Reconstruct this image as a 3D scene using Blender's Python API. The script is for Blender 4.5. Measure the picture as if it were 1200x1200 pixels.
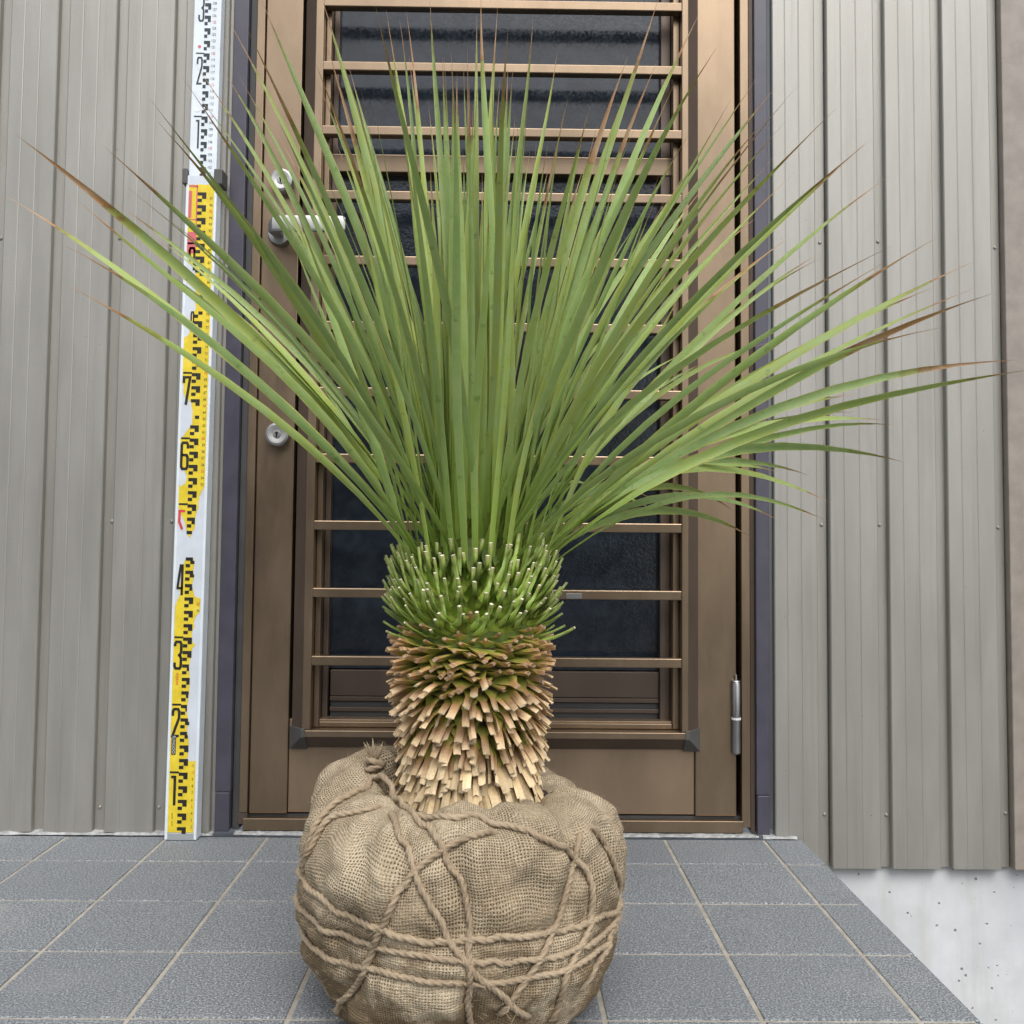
import bpy, bmesh, math, random
from mathutils import Vector, Matrix
from mathutils.bvhtree import BVHTree
from mathutils.geometry import tessellate_polygon
from mathutils import noise as mnoise

for o in list(bpy.data.objects):
    bpy.data.objects.remove(o)
scn = bpy.context.scene
COL = scn.collection
R_ = random.Random(7)
rad = math.radians

# ------------------------------------------------------------------ camera
FPX, CYPX = 1161.47, 566.1            # focal length and principal row of the 1200 px photograph
PITCH, YAW, ROLL, CAMZ = 0.0526, -0.0116, -0.0093, 0.4578
RM = (Matrix.Rotation(YAW, 3, 'Z') @ Matrix.Rotation(PITCH, 3, 'X') @ Matrix.Rotation(ROLL, 3, 'Y'))
CAM = Vector((0, 0, CAMZ))
cd = bpy.data.cameras.new('camera')
cam = bpy.data.objects.new('camera', cd)
COL.objects.link(cam)
rx, fw, up = RM.col[0], RM.col[1], RM.col[2]
cam.matrix_world = Matrix(((rx[0], up[0], -fw[0], 0), (rx[1], up[1], -fw[1], 0), (rx[2], up[2], -fw[2], CAMZ), (0, 0, 0, 1)))
cd.sensor_width = 36
cd.lens = 36 * FPX / 1200
cd.shift_y = -(600 - CYPX) / 1200
cd.clip_start = 0.02
cd.clip_end = 500
scn.camera = cam

# ------------------------------------------------------------------ sky, sun, exposure
SUN_EL, SUN_AZ = rad(54), rad(168)     # azimuth of the direction towards the sun, clockwise from +Y
w = bpy.data.worlds.new('World')
scn.world = w
w.use_nodes = True
nt = w.node_tree
nt.nodes.clear()
sky = nt.nodes.new('ShaderNodeTexSky')
sky.sky_type = 'NISHITA'
sky.sun_disc = False
sky.sun_elevation = SUN_EL
sky.sun_rotation = SUN_AZ
sky.dust_density = 3.0
sky.air_density = 1.0
hs = nt.nodes.new('ShaderNodeHueSaturation')
hs.inputs['Saturation'].default_value = 0.36
bg = nt.nodes.new('ShaderNodeBackground')
bg.inputs['Strength'].default_value = 0.14
wo = nt.nodes.new('ShaderNodeOutputWorld')
nt.links.new(sky.outputs[0], hs.inputs['Color'])
nt.links.new(hs.outputs[0], bg.inputs['Color'])
nt.links.new(bg.outputs[0], wo.inputs['Surface'])
sl = bpy.data.lights.new('sun', 'SUN')
sl.energy = 1.0
sl.angle = rad(45)
sl.color = (1.0, 0.985, 0.965)
so = bpy.data.objects.new('sun', sl)
COL.objects.link(so)
sd = Vector((math.sin(SUN_AZ) * math.cos(SUN_EL), math.cos(SUN_AZ) * math.cos(SUN_EL), math.sin(SUN_EL)))
so.rotation_euler = (-sd).to_track_quat('-Z', 'Y').to_euler()
so.location = (-2, -3, 5)
scn.view_settings.view_transform = 'Standard'
scn.view_settings.look = 'None'
scn.view_settings.gamma = 1.0
scn.view_settings.exposure = 0.78
scn.view_settings.use_curve_mapping = False
try:
    scn.cycles.max_bounces = 6
    scn.cycles.diffuse_bounces = 3
    scn.cycles.glossy_bounces = 3
except Exception:
    pass

# ------------------------------------------------------------------ pixel helpers
def ray(px, py):
    return RM @ Vector(((px - 600) / FPX, 1.0, (CYPX - py) / FPX))
def onY(px, py, Y):
    d = ray(px, py)
    return CAM + d * (Y / d.y)
def onZ(px, py, Z):
    d = ray(px, py)
    return CAM + d * ((Z - CAMZ) / d.z)
def topx(P):
    d = RM.transposed() @ (Vector(P) - CAM)
    return 600 + FPX * d.x / d.y, CYPX - FPX * d.z / d.y
def XX(Y, *pts):
    return sum(onY(x, y, Y).x for x, y in pts) / len(pts)
def ZZ(Y, *pts):
    return sum(onY(x, y, Y).z for x, y in pts) / len(pts)

# ------------------------------------------------------------------ materials
class N:
    def __init__(s, name):
        s.m = bpy.data.materials.new(name)
        s.m.use_nodes = True
        s.t = s.m.node_tree
        s.t.nodes.clear()
        s.out = s.t.nodes.new('ShaderNodeOutputMaterial')
        s.p = s.t.nodes.new('ShaderNodeBsdfPrincipled')
        s.t.links.new(s.p.outputs[0], s.out.inputs['Surface'])
    def n(s, kind, **kw):
        nd = s.t.nodes.new('ShaderNode' + kind)
        for k, v in kw.items():
            if k in nd.inputs:
                nd.inputs[k].default_value = v
            else:
                setattr(nd, k, v)
        return nd
    def l(s, a, b):
        s.t.links.new(a, b)
    def mix(s, fac, a, b, blend='MIX'):
        nd = s.t.nodes.new('ShaderNodeMix')
        nd.data_type = 'RGBA'
        nd.blend_type = blend
        for i, v in ((0, fac), (6, a), (7, b)):
            if hasattr(v, 'is_output'):
                s.l(v, nd.inputs[i])
            elif i == 0:
                nd.inputs[0].default_value = v
            else:
                nd.inputs[i].default_value = (*v, 1)
        return nd.outputs[2]
    def math(s, op, a, b=0.0, c=0.0, clamp=False):
        nd = s.t.nodes.new('ShaderNodeMath')
        nd.operation = op
        nd.use_clamp = clamp
        for i, v in enumerate((a, b, c)):
            if hasattr(v, 'is_output'):
                s.l(v, nd.inputs[i])
            else:
                nd.inputs[i].default_value = v
        return nd.outputs[0]
    def ramp(s, fac, stops, interp='LINEAR'):
        nd = s.t.nodes.new('ShaderNodeValToRGB')
        r = nd.color_ramp
        r.interpolation = interp
        while len(r.elements) < len(stops):
            r.elements.new(0.5)
        for e, (p, c) in zip(r.elements, stops):
            e.position = p
            e.color = (*c, 1) if len(c) == 3 else c
        s.l(fac, nd.inputs[0])
        return nd.outputs[0]
    def rng(s, v, a, b, c=0.0, d=1.0, smooth=True):
        nd = s.t.nodes.new('ShaderNodeMapRange')
        nd.interpolation_type = 'SMOOTHSTEP' if smooth else 'LINEAR'
        s.l(v, nd.inputs[0])
        for i, x in enumerate((a, b, c, d)):
            nd.inputs[1 + i].default_value = x
        return nd.outputs[0]
    def noise(s, scale, detail=3.0, rough=0.55, vec=None, stretch=None, dist=0.0):
        nd = s.t.nodes.new('ShaderNodeTexNoise')
        nd.inputs['Scale'].default_value = scale
        nd.inputs['Detail'].default_value = detail
        nd.inputs['Roughness'].default_value = rough
        nd.inputs['Distortion'].default_value = dist
        vec = vec or s.obj()
        if stretch:
            mp = s.t.nodes.new('ShaderNodeMapping')
            mp.inputs['Scale'].default_value = stretch
            s.l(vec, mp.inputs['Vector'])
            vec = mp.outputs[0]
        s.l(vec, nd.inputs['Vector'])
        return nd.outputs['Fac']
    def obj(s):
        if not hasattr(s, '_tc'):
            s._tc = s.t.nodes.new('ShaderNodeTexCoord')
        return s._tc.outputs['Object']
    def pos(s):
        if not hasattr(s, '_g'):
            s._g = s.t.nodes.new('ShaderNodeNewGeometry')
        return s._g.outputs['Position']
    def uv(s):
        if not hasattr(s, '_uv'):
            s._uvn = s.t.nodes.new('ShaderNodeUVMap')
            sp = s.t.nodes.new('ShaderNodeSeparateXYZ')
            s.l(s._uvn.outputs[0], sp.inputs[0])
            s._uv = (sp.outputs[0], sp.outputs[1])
        return s._uv
    def rnd(s):
        if not hasattr(s, '_oi'):
            s._oi = s.t.nodes.new('ShaderNodeObjectInfo')
        return s._oi.outputs['Random']
    def bump(s, h, strength=0.3, dist=0.001, prev=None):
        nd = s.t.nodes.new('ShaderNodeBump')
        nd.inputs['Strength'].default_value = strength
        nd.inputs['Distance'].default_value = dist
        s.l(h, nd.inputs['Height'])
        if prev:
            s.l(prev, nd.inputs['Normal'])
        s.l(nd.outputs[0], s.p.inputs['Normal'])
        return nd.outputs[0]
    def set(s, color=None, rough=None, metal=None, spec=None):
        for nm, v in (('Base Color', color), ('Roughness', rough), ('Metallic', metal), ('Specular IOR Level', spec)):
            if v is None:
                continue
            if hasattr(v, 'is_output'):
                s.l(v, s.p.inputs[nm])
            else:
                s.p.inputs[nm].default_value = (*v, 1) if isinstance(v, tuple) else v
        return s.m

def plain(name, c, rough=0.5, metal=0.0, var=0.12, scale=30, spec=0.5, bump=0.0, bscale=400):
    k = N(name)
    f = k.noise(scale, 4, 0.6, vec=k.pos())
    lo = tuple(x * (1 - var) for x in c)
    hi = tuple(min(1, x * (1 + var)) for x in c)
    k.set(k.mix(k.rng(f, 0.3, 0.7), lo, hi), k.rng(f, 0.2, 0.8, rough * 0.85, rough * 1.15), metal, spec)
    if bump:
        k.bump(k.noise(bscale, 2, 0.5, vec=k.pos()), bump, 0.0006)
    return k.m

def mat_siding():
    k = N('siding_paint')
    f = k.noise(9, 5, 0.6, vec=k.pos(), stretch=(3, 3, 0.5))
    g = k.noise(700, 2, 0.5, vec=k.pos())
    c = k.mix(k.rng(f, 0.3, 0.75), (0.318, 0.307, 0.276), (0.363, 0.352, 0.319))
    stk = k.noise(60, 3, 0.6, vec=k.pos(), stretch=(1.4, 1.4, 0.035))
    c = k.mix(k.math('MULTIPLY', k.rng(stk, 0.52, 0.72), 0.30), c, (0.25, 0.235, 0.20))
    sp = k.noise(160, 2, 0.5, vec=k.pos())
    c = k.mix(k.rng(sp, 0.74, 0.80), c, (0.22, 0.20, 0.17))
    k.set(c, k.rng(f, 0.2, 0.8, 0.44, 0.52), 0.50, 0.5)
    k.bump(g, 0.35, 0.0007)
    return k.m

def mat_bronze(name, c, rough=0.33, metal=0.85):
    k = N(name)
    f = k.noise(14, 5, 0.65, vec=k.pos(), stretch=(1, 1, 0.35))
    g = k.noise(900, 2, 0.5, vec=k.pos(), stretch=(1, 1, 0.02))
    col = k.mix(k.rng(f, 0.3, 0.75), tuple(x * 0.88 for x in c), tuple(x * 1.12 for x in c))
    k.set(col, k.math('ADD', k.rng(f, 0.2, 0.8, rough - 0.04, rough + 0.06), k.rng(g, 0.3, 0.7, -0.03, 0.03)), metal, 0.5)
    k.bump(k.noise(5, 3, 0.5, vec=k.pos(), stretch=(2, 2, 0.6)), 0.05, 0.002)
    return k.m

def mat_tile():
    k = N('granite_tile')
    p = k.pos()
    a = k.noise(430, 2.5, 0.7, vec=p)
    b = k.noise(640, 2, 0.6, vec=p)
    d = k.noise(7, 5, 0.6, vec=p)
    c = k.ramp(a, [(0.32, (0.05, 0.058, 0.068)), (0.45, (0.125, 0.139, 0.152)), (0.55, (0.215, 0.232, 0.243)), (0.68, (0.47, 0.485, 0.485))])
    c = k.mix(k.rng(b, 0.60, 0.70), c, (0.46, 0.475, 0.48))
    c = k.mix(k.rng(b, 0.40, 0.32), c, (0.07, 0.078, 0.10))
    c = k.mix(k.math('MULTIPLY', k.rng(d, 0.52, 0.75), 0.35), c, (0.33, 0.32, 0.29))
    c = k.mix(k.math('MULTIPLY', k.rnd(), 0.28), c, (0.135, 0.148, 0.165))
    k.set(c, k.rng(d, 0.3, 0.7, 0.55, 0.72), 0.0, 0.4)
    k.bump(a, 0.35, 0.0005)
    return k.m

def mat_grout():
    k = N('grout')
    f = k.noise(60, 5, 0.7, vec=k.pos())
    g = k.noise(700, 3, 0.6, vec=k.pos())
    d = k.noise(9, 4, 0.6, vec=k.pos())
    c = k.mix(k.rng(f, 0.3, 0.7), (0.30, 0.275, 0.225), (0.42, 0.39, 0.335))
    c = k.mix(k.math('MULTIPLY', k.rng(d, 0.45, 0.75), 0.5), c, (0.24, 0.215, 0.17))
    k.set(c, 0.9, 0, 0.2)
    k.bump(g, 0.5, 0.0008)
    return k.m

def mat_concrete():
    k = N('foundation_concrete')
    p = k.pos()
    f = k.noise(6, 6, 0.62, vec=p)
    v = k.noise(7, 4, 0.6, vec=p, stretch=(2.2, 2.2, 0.25))
    g = k.noise(420, 3, 0.6, vec=p)
    c = k.mix(k.rng(f, 0.3, 0.75), (0.50, 0.52, 0.53), (0.66, 0.68, 0.69))
    c = k.mix(k.math('MULTIPLY', k.rng(v, 0.52, 0.68), 0.4), c, (0.45, 0.45, 0.41))
    vo = k.n('TexVoronoi', Scale=75.0)
    k.l(p, vo.inputs['Vector'])
    sel = k.noise(75, 0, 0.5, vec=p)
    pit = k.math('MULTIPLY', k.rng(vo.outputs['Distance'], 0.20, 0.12), k.rng(sel, 0.60, 0.66))
    c = k.mix(k.math('MULTIPLY', pit, 0.75), c, (0.13, 0.125, 0.11))
    k.set(c, 0.85, 0, 0.25)
    b = k.bump(g, 0.25, 0.0008)
    k.bump(pit, -0.0 + 0.6, -0.002, b)
    return k.m

def mat_glass(name, blot):
    k = N(name)
    a = k.noise(230, 2, 0.5, vec=k.pos())
    b = k.noise(38, 3, 0.6, vec=k.pos())
    k.set(k.mix(k.rng(b, 0.35, 0.7), (0.010, 0.015, 0.022), (0.020, 0.028, 0.038)), k.rng(a, 0.3, 0.7, 0.10, 0.24), 0.0, 0.5)
    k.bump(a, blot, 0.0012)
    return k.m

def mat_leaf():
    k = N('yucca_leaf')
    u, v = k.uv()
    r = k.rnd()
    pn = k.noise(85, 3, 0.6, vec=k.pos())
    bl = k.noise(48, 4, 0.65, vec=k.pos())
    cool = (0.255, 0.395, 0.125)
    warm = (0.355, 0.435, 0.090)
    c = k.mix(k.rng(r, 0.1, 0.9), cool, warm)
    c = k.mix(k.rng(bl, 0.35, 0.7), c, (0.34, 0.46, 0.17))
    base = k.rng(v, 0.40, 0.04)
    c = k.mix(base, c, (0.27, 0.42, 0.065))
    st = k.t.nodes.new('ShaderNodeTexWave')
    cmb = k.n('CombineXYZ')
    k.l(u, cmb.inputs[0])
    st.inputs['Scale'].default_value = 2.6
    st.inputs['Distortion'].default_value = 0.4
    k.l(cmb.outputs[0], st.inputs['Vector'])
    c = k.mix(k.math('MULTIPLY', st.outputs['Fac'], 0.30), c, (0.15, 0.235, 0.06))
    c = k.mix(k.math('MULTIPLY', k.rng(pn, 0.62, 0.72), 0.45), c, (0.075, 0.145, 0.03))
    edge = k.rng(k.math('ABSOLUTE', k.math('SUBTRACT', u, 0.5)), 0.40, 0.46)
    c = k.mix(k.math('MULTIPLY', edge, 0.85), c, (0.44, 0.42, 0.11))
    # v passes 1 where the dry tip begins
    vj = k.math('ADD', v, k.rng(pn, 0.2, 0.8, -0.03, 0.03))
    yel = k.math('MULTIPLY', k.rng(vj, 0.92, 0.99), 0.75)
    c = k.mix(yel, c, (0.26, 0.25, 0.045))
    br = k.ramp(k.math('MULTIPLY', k.math('SUBTRACT', vj, 1.0), 2.0), [(0.0, (0.17, 0.08, 0.035)), (0.04, (0.34, 0.17, 0.065)), (0.12, (0.42, 0.27, 0.15)), (0.30, (0.37, 0.185, 0.075)), (0.55, (0.40, 0.23, 0.11)), (0.85, (0.45, 0.35, 0.26))])
    c = k.mix(k.rng(vj, 0.985, 1.015), c, br)
    hv = k.n('HueSaturation')
    k.l(c, hv.inputs['Color'])
    k.l(k.rng(k.math('FRACT', k.math('MULTIPLY', r, 7.31)), 0, 1, 0.80, 1.16, False), hv.inputs['Value'])
    c = hv.outputs[0]
    k.set(c, 0.42, 0.0, 0.45)
    k.bump(st.outputs['Fac'], 0.25, 0.0006)
    tr = k.n('BsdfTranslucent')
    k.l(k.mix(0.35, c, (0.35, 0.42, 0.05)), tr.inputs['Color'])
    ms = k.n('MixShader')
    ms.inputs[0].default_value = 0.26
    k.l(k.p.outputs[0], ms.inputs[1])
    k.l(tr.outputs[0], ms.inputs[2])
    k.l(ms.outputs[0], k.out.inputs['Surface'])
    return k.m

def mat_stub(name, stops, edge=None, rough=0.6, spread=0.25):
    k = N(name)
    u, v = k.uv()
    n = k.noise(260, 3, 0.6, vec=k.pos())
    vv = k.math('ADD', v, k.rng(n, 0.2, 0.8, -0.06, 0.06))
    vv = k.math('ADD', vv, k.math('MULTIPLY', k.math('SUBTRACT', k.rnd(), 0.5), 0.10))
    # cut end keeps its own value above 1.1
    c = k.ramp(k.math('DIVIDE', vv, 1.4), [(p / 1.4, cc) for p, cc in stops])
    fib = k.noise(900, 2, 0.6, vec=k.pos(), stretch=(1, 1, 0.12))
    c = k.mix(k.math('MULTIPLY', k.rng(fib, 0.4, 0.7), spread), c, (0.12, 0.07, 0.03))
    if edge:
        e = k.rng(k.math('ABSOLUTE', k.math('SUBTRACT', u, 0.5)), 0.36, 0.48)
        c = k.mix(k.math('MULTIPLY', k.math('MULTIPLY', e, 0.7), k.rng(v, 1.0, 0.85)), c, edge)
    h = k.n('HueSaturation')
    k.l(c, h.inputs['Color'])
    k.l(k.rng(k.rnd(), 0, 1, 0.60, 1.18, False), h.inputs['Value'])
    k.set(h.outputs[0], rough, 0, 0.35)
    k.bump(fib, 0.3, 0.0006)
    return k.m

def mat_burlap():
    k = N('burlap')
    u, v = k.uv()
    p = k.pos()
    n1 = k.noise(9, 2, 0.5, vec=p)
    n2 = k.noise(11, 2, 0.5, vec=p, stretch=(1.1, 0.9, 1.2))
    j1 = k.noise(110, 2, 0.5, vec=p)
    PER = 0.00255
    U = k.math('ADD', k.math('DIVIDE', u, PER), k.math('MULTIPLY', k.math('SUBTRACT', n1, 0.5), 7.0))
    V = k.math('ADD', k.math('DIVIDE', v, PER), k.math('MULTIPLY', k.math('SUBTRACT', n2, 0.5), 7.0))
    U = k.math('ADD', U, k.math('MULTIPLY', k.math('SUBTRACT', j1, 0.5), 0.5))
    V = k.math('ADD', V, k.math('MULTIPLY', k.math('SUBTRACT', j1, 0.5), -0.5))
    tu = k.math('ABSOLUTE', k.math('SUBTRACT', k.math('FRACT', U), 0.5))     # 0 mid thread, .5 gap
    tv = k.math('ABSOLUTE', k.math('SUBTRACT', k.math('FRACT', V), 0.5))
    gap = k.math('MULTIPLY', k.rng(tu, 0.19, 0.36), k.rng(tv, 0.19, 0.36))
    gap = k.math('MULTIPLY', gap, k.rng(k.noise(17, 3, 0.6, vec=p), 0.36, 0.58, 0.35, 1.0))
    # over/under: checker of the two thread families
    ck = k.math('MULTIPLY', k.math('SINE', k.math('MULTIPLY', U, math.pi)), k.math('SINE', k.math('MULTIPLY', V, math.pi)))
    hgt = k.math('ADD', k.math('MULTIPLY', k.math('SUBTRACT', 0.5, tu), k.rng(ck, -0.3, 0.3)),
                 k.math('MULTIPLY', k.math('SUBTRACT', 0.5, tv), k.rng(ck, 0.3, -0.3)))
    f = k.noise(7, 5, 0.65, vec=p)
    th = k.noise(420, 3, 0.7, vec=p)
    c = k.mix(k.rng(f, 0.3, 0.72), (0.31, 0.24, 0.15), (0.50, 0.41, 0.28))
    c = k.mix(k.rng(th, 0.35, 0.75), c, (0.60, 0.51, 0.37))
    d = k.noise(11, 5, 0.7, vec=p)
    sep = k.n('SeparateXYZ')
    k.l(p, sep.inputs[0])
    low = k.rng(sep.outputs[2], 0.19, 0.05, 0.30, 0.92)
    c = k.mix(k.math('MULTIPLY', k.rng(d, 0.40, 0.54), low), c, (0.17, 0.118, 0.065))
    c = k.mix(k.math('MULTIPLY', gap, 0.92), c, (0.07, 0.048, 0.028))
    k.set(c, 0.95, 0, 0.12)
    b = k.bump(k.math('SUBTRACT', hgt, k.math('MULTIPLY', gap, 0.5)), 0.9, 0.0011)
    b = k.bump(k.noise(70, 3, 0.6, vec=p, dist=0.6), 0.55, 0.006, b)
    k.bump(th, 0.3, 0.0008, b)
    return k.m

def mat_rope():
    k = N('jute_rope')
    u, v = k.uv()
    f = k.noise(18, 4, 0.6, vec=k.pos())
    k.uv()
    fib = k.noise(1.0, 3, 0.7, vec=k._uvn.outputs[0], stretch=(1500, 160, 1))
    c = k.mix(k.rng(f, 0.3, 0.7), (0.265, 0.195, 0.125), (0.42, 0.33, 0.225))
    c = k.mix(k.rng(fib, 0.45, 0.72), c, (0.50, 0.41, 0.29))
    c = k.mix(k.rng(fib, 0.42, 0.28), c, (0.14, 0.09, 0.05))
    k.set(c, 0.95, 0, 0.12)
    k.bump(fib, 0.6, 0.0012)
    return k.m

def mat_metal(name, c, rough, metal=1.0):
    k = N(name)
    f = k.noise(60, 3, 0.6, vec=k.pos())
    k.set(c, k.rng(f, 0.3, 0.7, rough * 0.92, rough * 1.1), metal, 0.5)
    return k.m

def mat_sticker():
    k = N('yellow_film')
    f = k.noise(60, 5, 0.65, vec=k.pos())
    c = k.mix(k.rng(f, 0.3, 0.7), (0.66, 0.50, 0.028), (0.80, 0.62, 0.045))
    c = k.mix(k.math('MULTIPLY', k.rng(f, 0.62, 0.72), 0.4), c, (0.70, 0.62, 0.25))
    k.set(c, 0.45, 0, 0.4)
    return k.m

M = dict(
    siding=mat_siding(),
    trim_brown=plain('corner_trim_paint', (0.27, 0.235, 0.20), 0.38, bump=0.2, bscale=700),
    bronze=mat_bronze('bronze_anodised', (0.265, 0.195, 0.130)),
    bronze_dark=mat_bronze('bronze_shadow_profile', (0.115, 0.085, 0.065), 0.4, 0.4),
    bronze_panel=mat_bronze('bronze_panel', (0.30, 0.215, 0.142), 0.40, 0.65),
    purple=plain('plum_grey_trim', (0.060, 0.056, 0.076), 0.33, var=0.1, spec=0.6),
    black=plain('black_void', (0.006, 0.006, 0.006), 0.9, spec=0.1),
    cap=plain('dark_plastic_cap', (0.075, 0.075, 0.07), 0.5),
    gasket=plain('dark_gasket', (0.05, 0.05, 0.05), 0.6),
    glass=mat_glass('figured_glass', 0.09),
    screen=mat_glass('screened_glass', 0.25),
    steel=mat_metal('satin_steel', (0.42, 0.42, 0.41), 0.5),
    steel_dark=mat_metal('dull_steel', (0.36, 0.36, 0.36), 0.38),
    nylon=plain('white_nylon', (0.75, 0.75, 0.73), 0.5),
    tile=mat_tile(), grout=mat_grout(), concrete=mat_concrete(),
    mortar=plain('mortar_bead', (0.33, 0.335, 0.33), 0.9, var=0.3, scale=120, bump=0.6, bscale=300),
    ground=plain('asphalt_ground', (0.10, 0.10, 0.10), 0.9, var=0.3, scale=40, bump=0.5, bscale=120),
    staff=plain('white_staff_enamel', (0.60, 0.645, 0.70), 0.36, var=0.05),
    staff_up=plain('white_staff_upper', (0.70, 0.76, 0.80), 0.36, var=0.04),
    alu=mat_metal('staff_aluminium', (0.55, 0.58, 0.59), 0.4, 0.7),
    film=mat_sticker(),
    ink=plain('black_ink', (0.016, 0.014, 0.010), 0.5, var=0.3, scale=200),
    ink_teal=plain('slate_ink', (0.022, 0.033, 0.040), 0.5, var=0.2),
    ink_red=plain('red_ink', (0.62, 0.05, 0.045), 0.5),
    ink_pink=plain('faded_red_ink', (0.62, 0.13, 0.15), 0.5),
    ink_grey=plain('faint_ink', (0.12, 0.11, 0.05), 0.5),
    paper=plain('white_paper', (0.72, 0.74, 0.75), 0.6),
    leaf=mat_leaf(),
    stub_g=mat_stub('green_stub', [(0.0, (0.32, 0.40, 0.055)), (0.25, (0.29, 0.42, 0.06)), (0.6, (0.28, 0.40, 0.085)), (0.86, (0.29, 0.37, 0.085)),
                                   (0.95, (0.22, 0.25, 0.08)), (1.10, (0.25, 0.19, 0.09)), (1.20, (0.70, 0.63, 0.47)), (1.4, (0.72, 0.66, 0.50))], (0.33, 0.34, 0.07), 0.42, 0.0),
    stub_c=mat_stub('fading_stub', [(0.0, (0.22, 0.28, 0.035)), (0.35, (0.29, 0.31, 0.045)), (0.58, (0.38, 0.28, 0.07)), (0.75, (0.40, 0.22, 0.09)),
                                    (0.92, (0.45, 0.27, 0.14)), (1.02, (0.54, 0.37, 0.21)), (1.12, (0.36, 0.23, 0.13)), (1.4, (0.36, 0.23, 0.13))], (0.36, 0.27, 0.08), 0.6, 0.15),
    stub_b=mat_stub('half_dry_stub', [(0.0, (0.24, 0.28, 0.035)), (0.30, (0.33, 0.31, 0.05)), (0.48, (0.38, 0.23, 0.08)), (0.68, (0.40, 0.24, 0.125)),
                                      (0.88, (0.56, 0.40, 0.22)), (1.02, (0.60, 0.45, 0.27)), (1.12, (0.70, 0.58, 0.40)), (1.4, (0.70, 0.58, 0.40))], None, 0.65, 0.22),
    stub_a=mat_stub('dry_stub', [(0.0, (0.38, 0.25, 0.12)), (0.4, (0.58, 0.42, 0.22)), (0.75, (0.68, 0.52, 0.30)), (1.0, (0.70, 0.55, 0.34)),
                                 (1.1, (0.50, 0.40, 0.27)), (1.4, (0.45, 0.36, 0.26))], None, 0.7, 0.22),
    core=plain('trunk_core', (0.085, 0.06, 0.03), 0.9, var=0.4, scale=80),
    core_green=plain('green_leaf_bases', (0.10, 0.15, 0.025), 0.6, var=0.4, scale=90),
    blocker_wall=plain('blocker_render', (0.22, 0.21, 0.20), 0.9, scale=3),  # wall and roof paints of the added, unseen sky-blocking house shape
    blocker_roof=plain('blocker_roofing', (0.06, 0.06, 0.065), 0.7, scale=3),
    soil=plain('soil', (0.045, 0.033, 0.022), 0.95, var=0.5, scale=150, bump=1.0, bscale=150),
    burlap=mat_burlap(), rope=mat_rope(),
    fibre=plain('jute_fibre', (0.50, 0.40, 0.27), 0.9, var=0.3),
)

# ------------------------------------------------------------------ mesh helpers
def link(name, me, mat, parent=None, mw=None, smooth=False):
    o = bpy.data.objects.new(name, me)
    COL.objects.link(o)
    if mat and not me.materials:
        me.materials.append(M[mat])
    if parent:
        o.parent = parent
    if mw is not None:
        o.matrix_local = mw
    if smooth:
        for p in me.polygons:
            p.use_smooth = True
    return o

def tag(o, label=None, cat=None, group=None, kind=None):
    for k_, v in (('label', label), ('category', cat), ('group', group), ('kind', kind)):
        if v:
            o[k_] = v
    return o

def empty(name, loc=(0, 0, 0), label=None, cat=None, **kw):
    o = bpy.data.objects.new(name, None)
    COL.objects.link(o)
    o.location = loc
    o.empty_display_size = 0.05
    return tag(o, label, cat, **kw)

def bm_box(bm, x0, x1, y0, y1, z0, z1):
    vs = [bm.verts.new(c) for c in ((x0, y0, z0), (x1, y0, z0), (x1, y1, z0), (x0, y1, z0), (x0, y0, z1), (x1, y0, z1), (x1, y1, z1), (x0, y1, z1))]
    for f in ((0, 1, 5, 4), (1, 2, 6, 5), (2, 3, 7, 6), (3, 0, 4, 7), (4, 5, 6, 7), (3, 2, 1, 0)):
        bm.faces.new([vs[i] for i in f])

def bm_done(bm, name, bevel=0.0, seg=2):
    if bevel:
        bmesh.ops.bevel(bm, geom=list(bm.edges), offset=bevel, segments=seg, profile=0.5, affect='EDGES', clamp_overlap=True)
    bmesh.ops.recalc_face_normals(bm, faces=bm.faces)
    me = bpy.data.meshes.new(name)
    bm.to_mesh(me)
    bm.free()
    return me

def box(name, x0, x1, y0, y1, z0, z1, mat, parent, bevel=0.0006):
    bm = bmesh.new()
    bm_box(bm, min(x0, x1), max(x0, x1), y0, y1, min(z0, z1), max(z0, z1))
    return link(name, bm_done(bm, name, bevel), mat, parent)

def prism(name, poly, a0, a1, axis, mat, parent=None, bevel=0.0):
    """poly of 2-D points extruded along an axis: 'z' poly=(x,y); 'x' poly=(y,z); 'y' poly=(x,z)"""
    bm = bmesh.new()
    def P(p, a):
        return {'z': (p[0], p[1], a), 'x': (a, p[0], p[1]), 'y': (p[0], a, p[1])}[axis]
    lo = [bm.verts.new(P(p, a0)) for p in poly]
    hi = [bm.verts.new(P(p, a1)) for p in poly]
    n = len(poly)
    bm.faces.new(lo)
    bm.faces.new(hi[::-1])
    for i in range(n):
        bm.faces.new((lo[i], lo[(i + 1) % n], hi[(i + 1) % n], hi[i]))
    return link(name, bm_done(bm, name, bevel), mat, parent)

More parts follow.
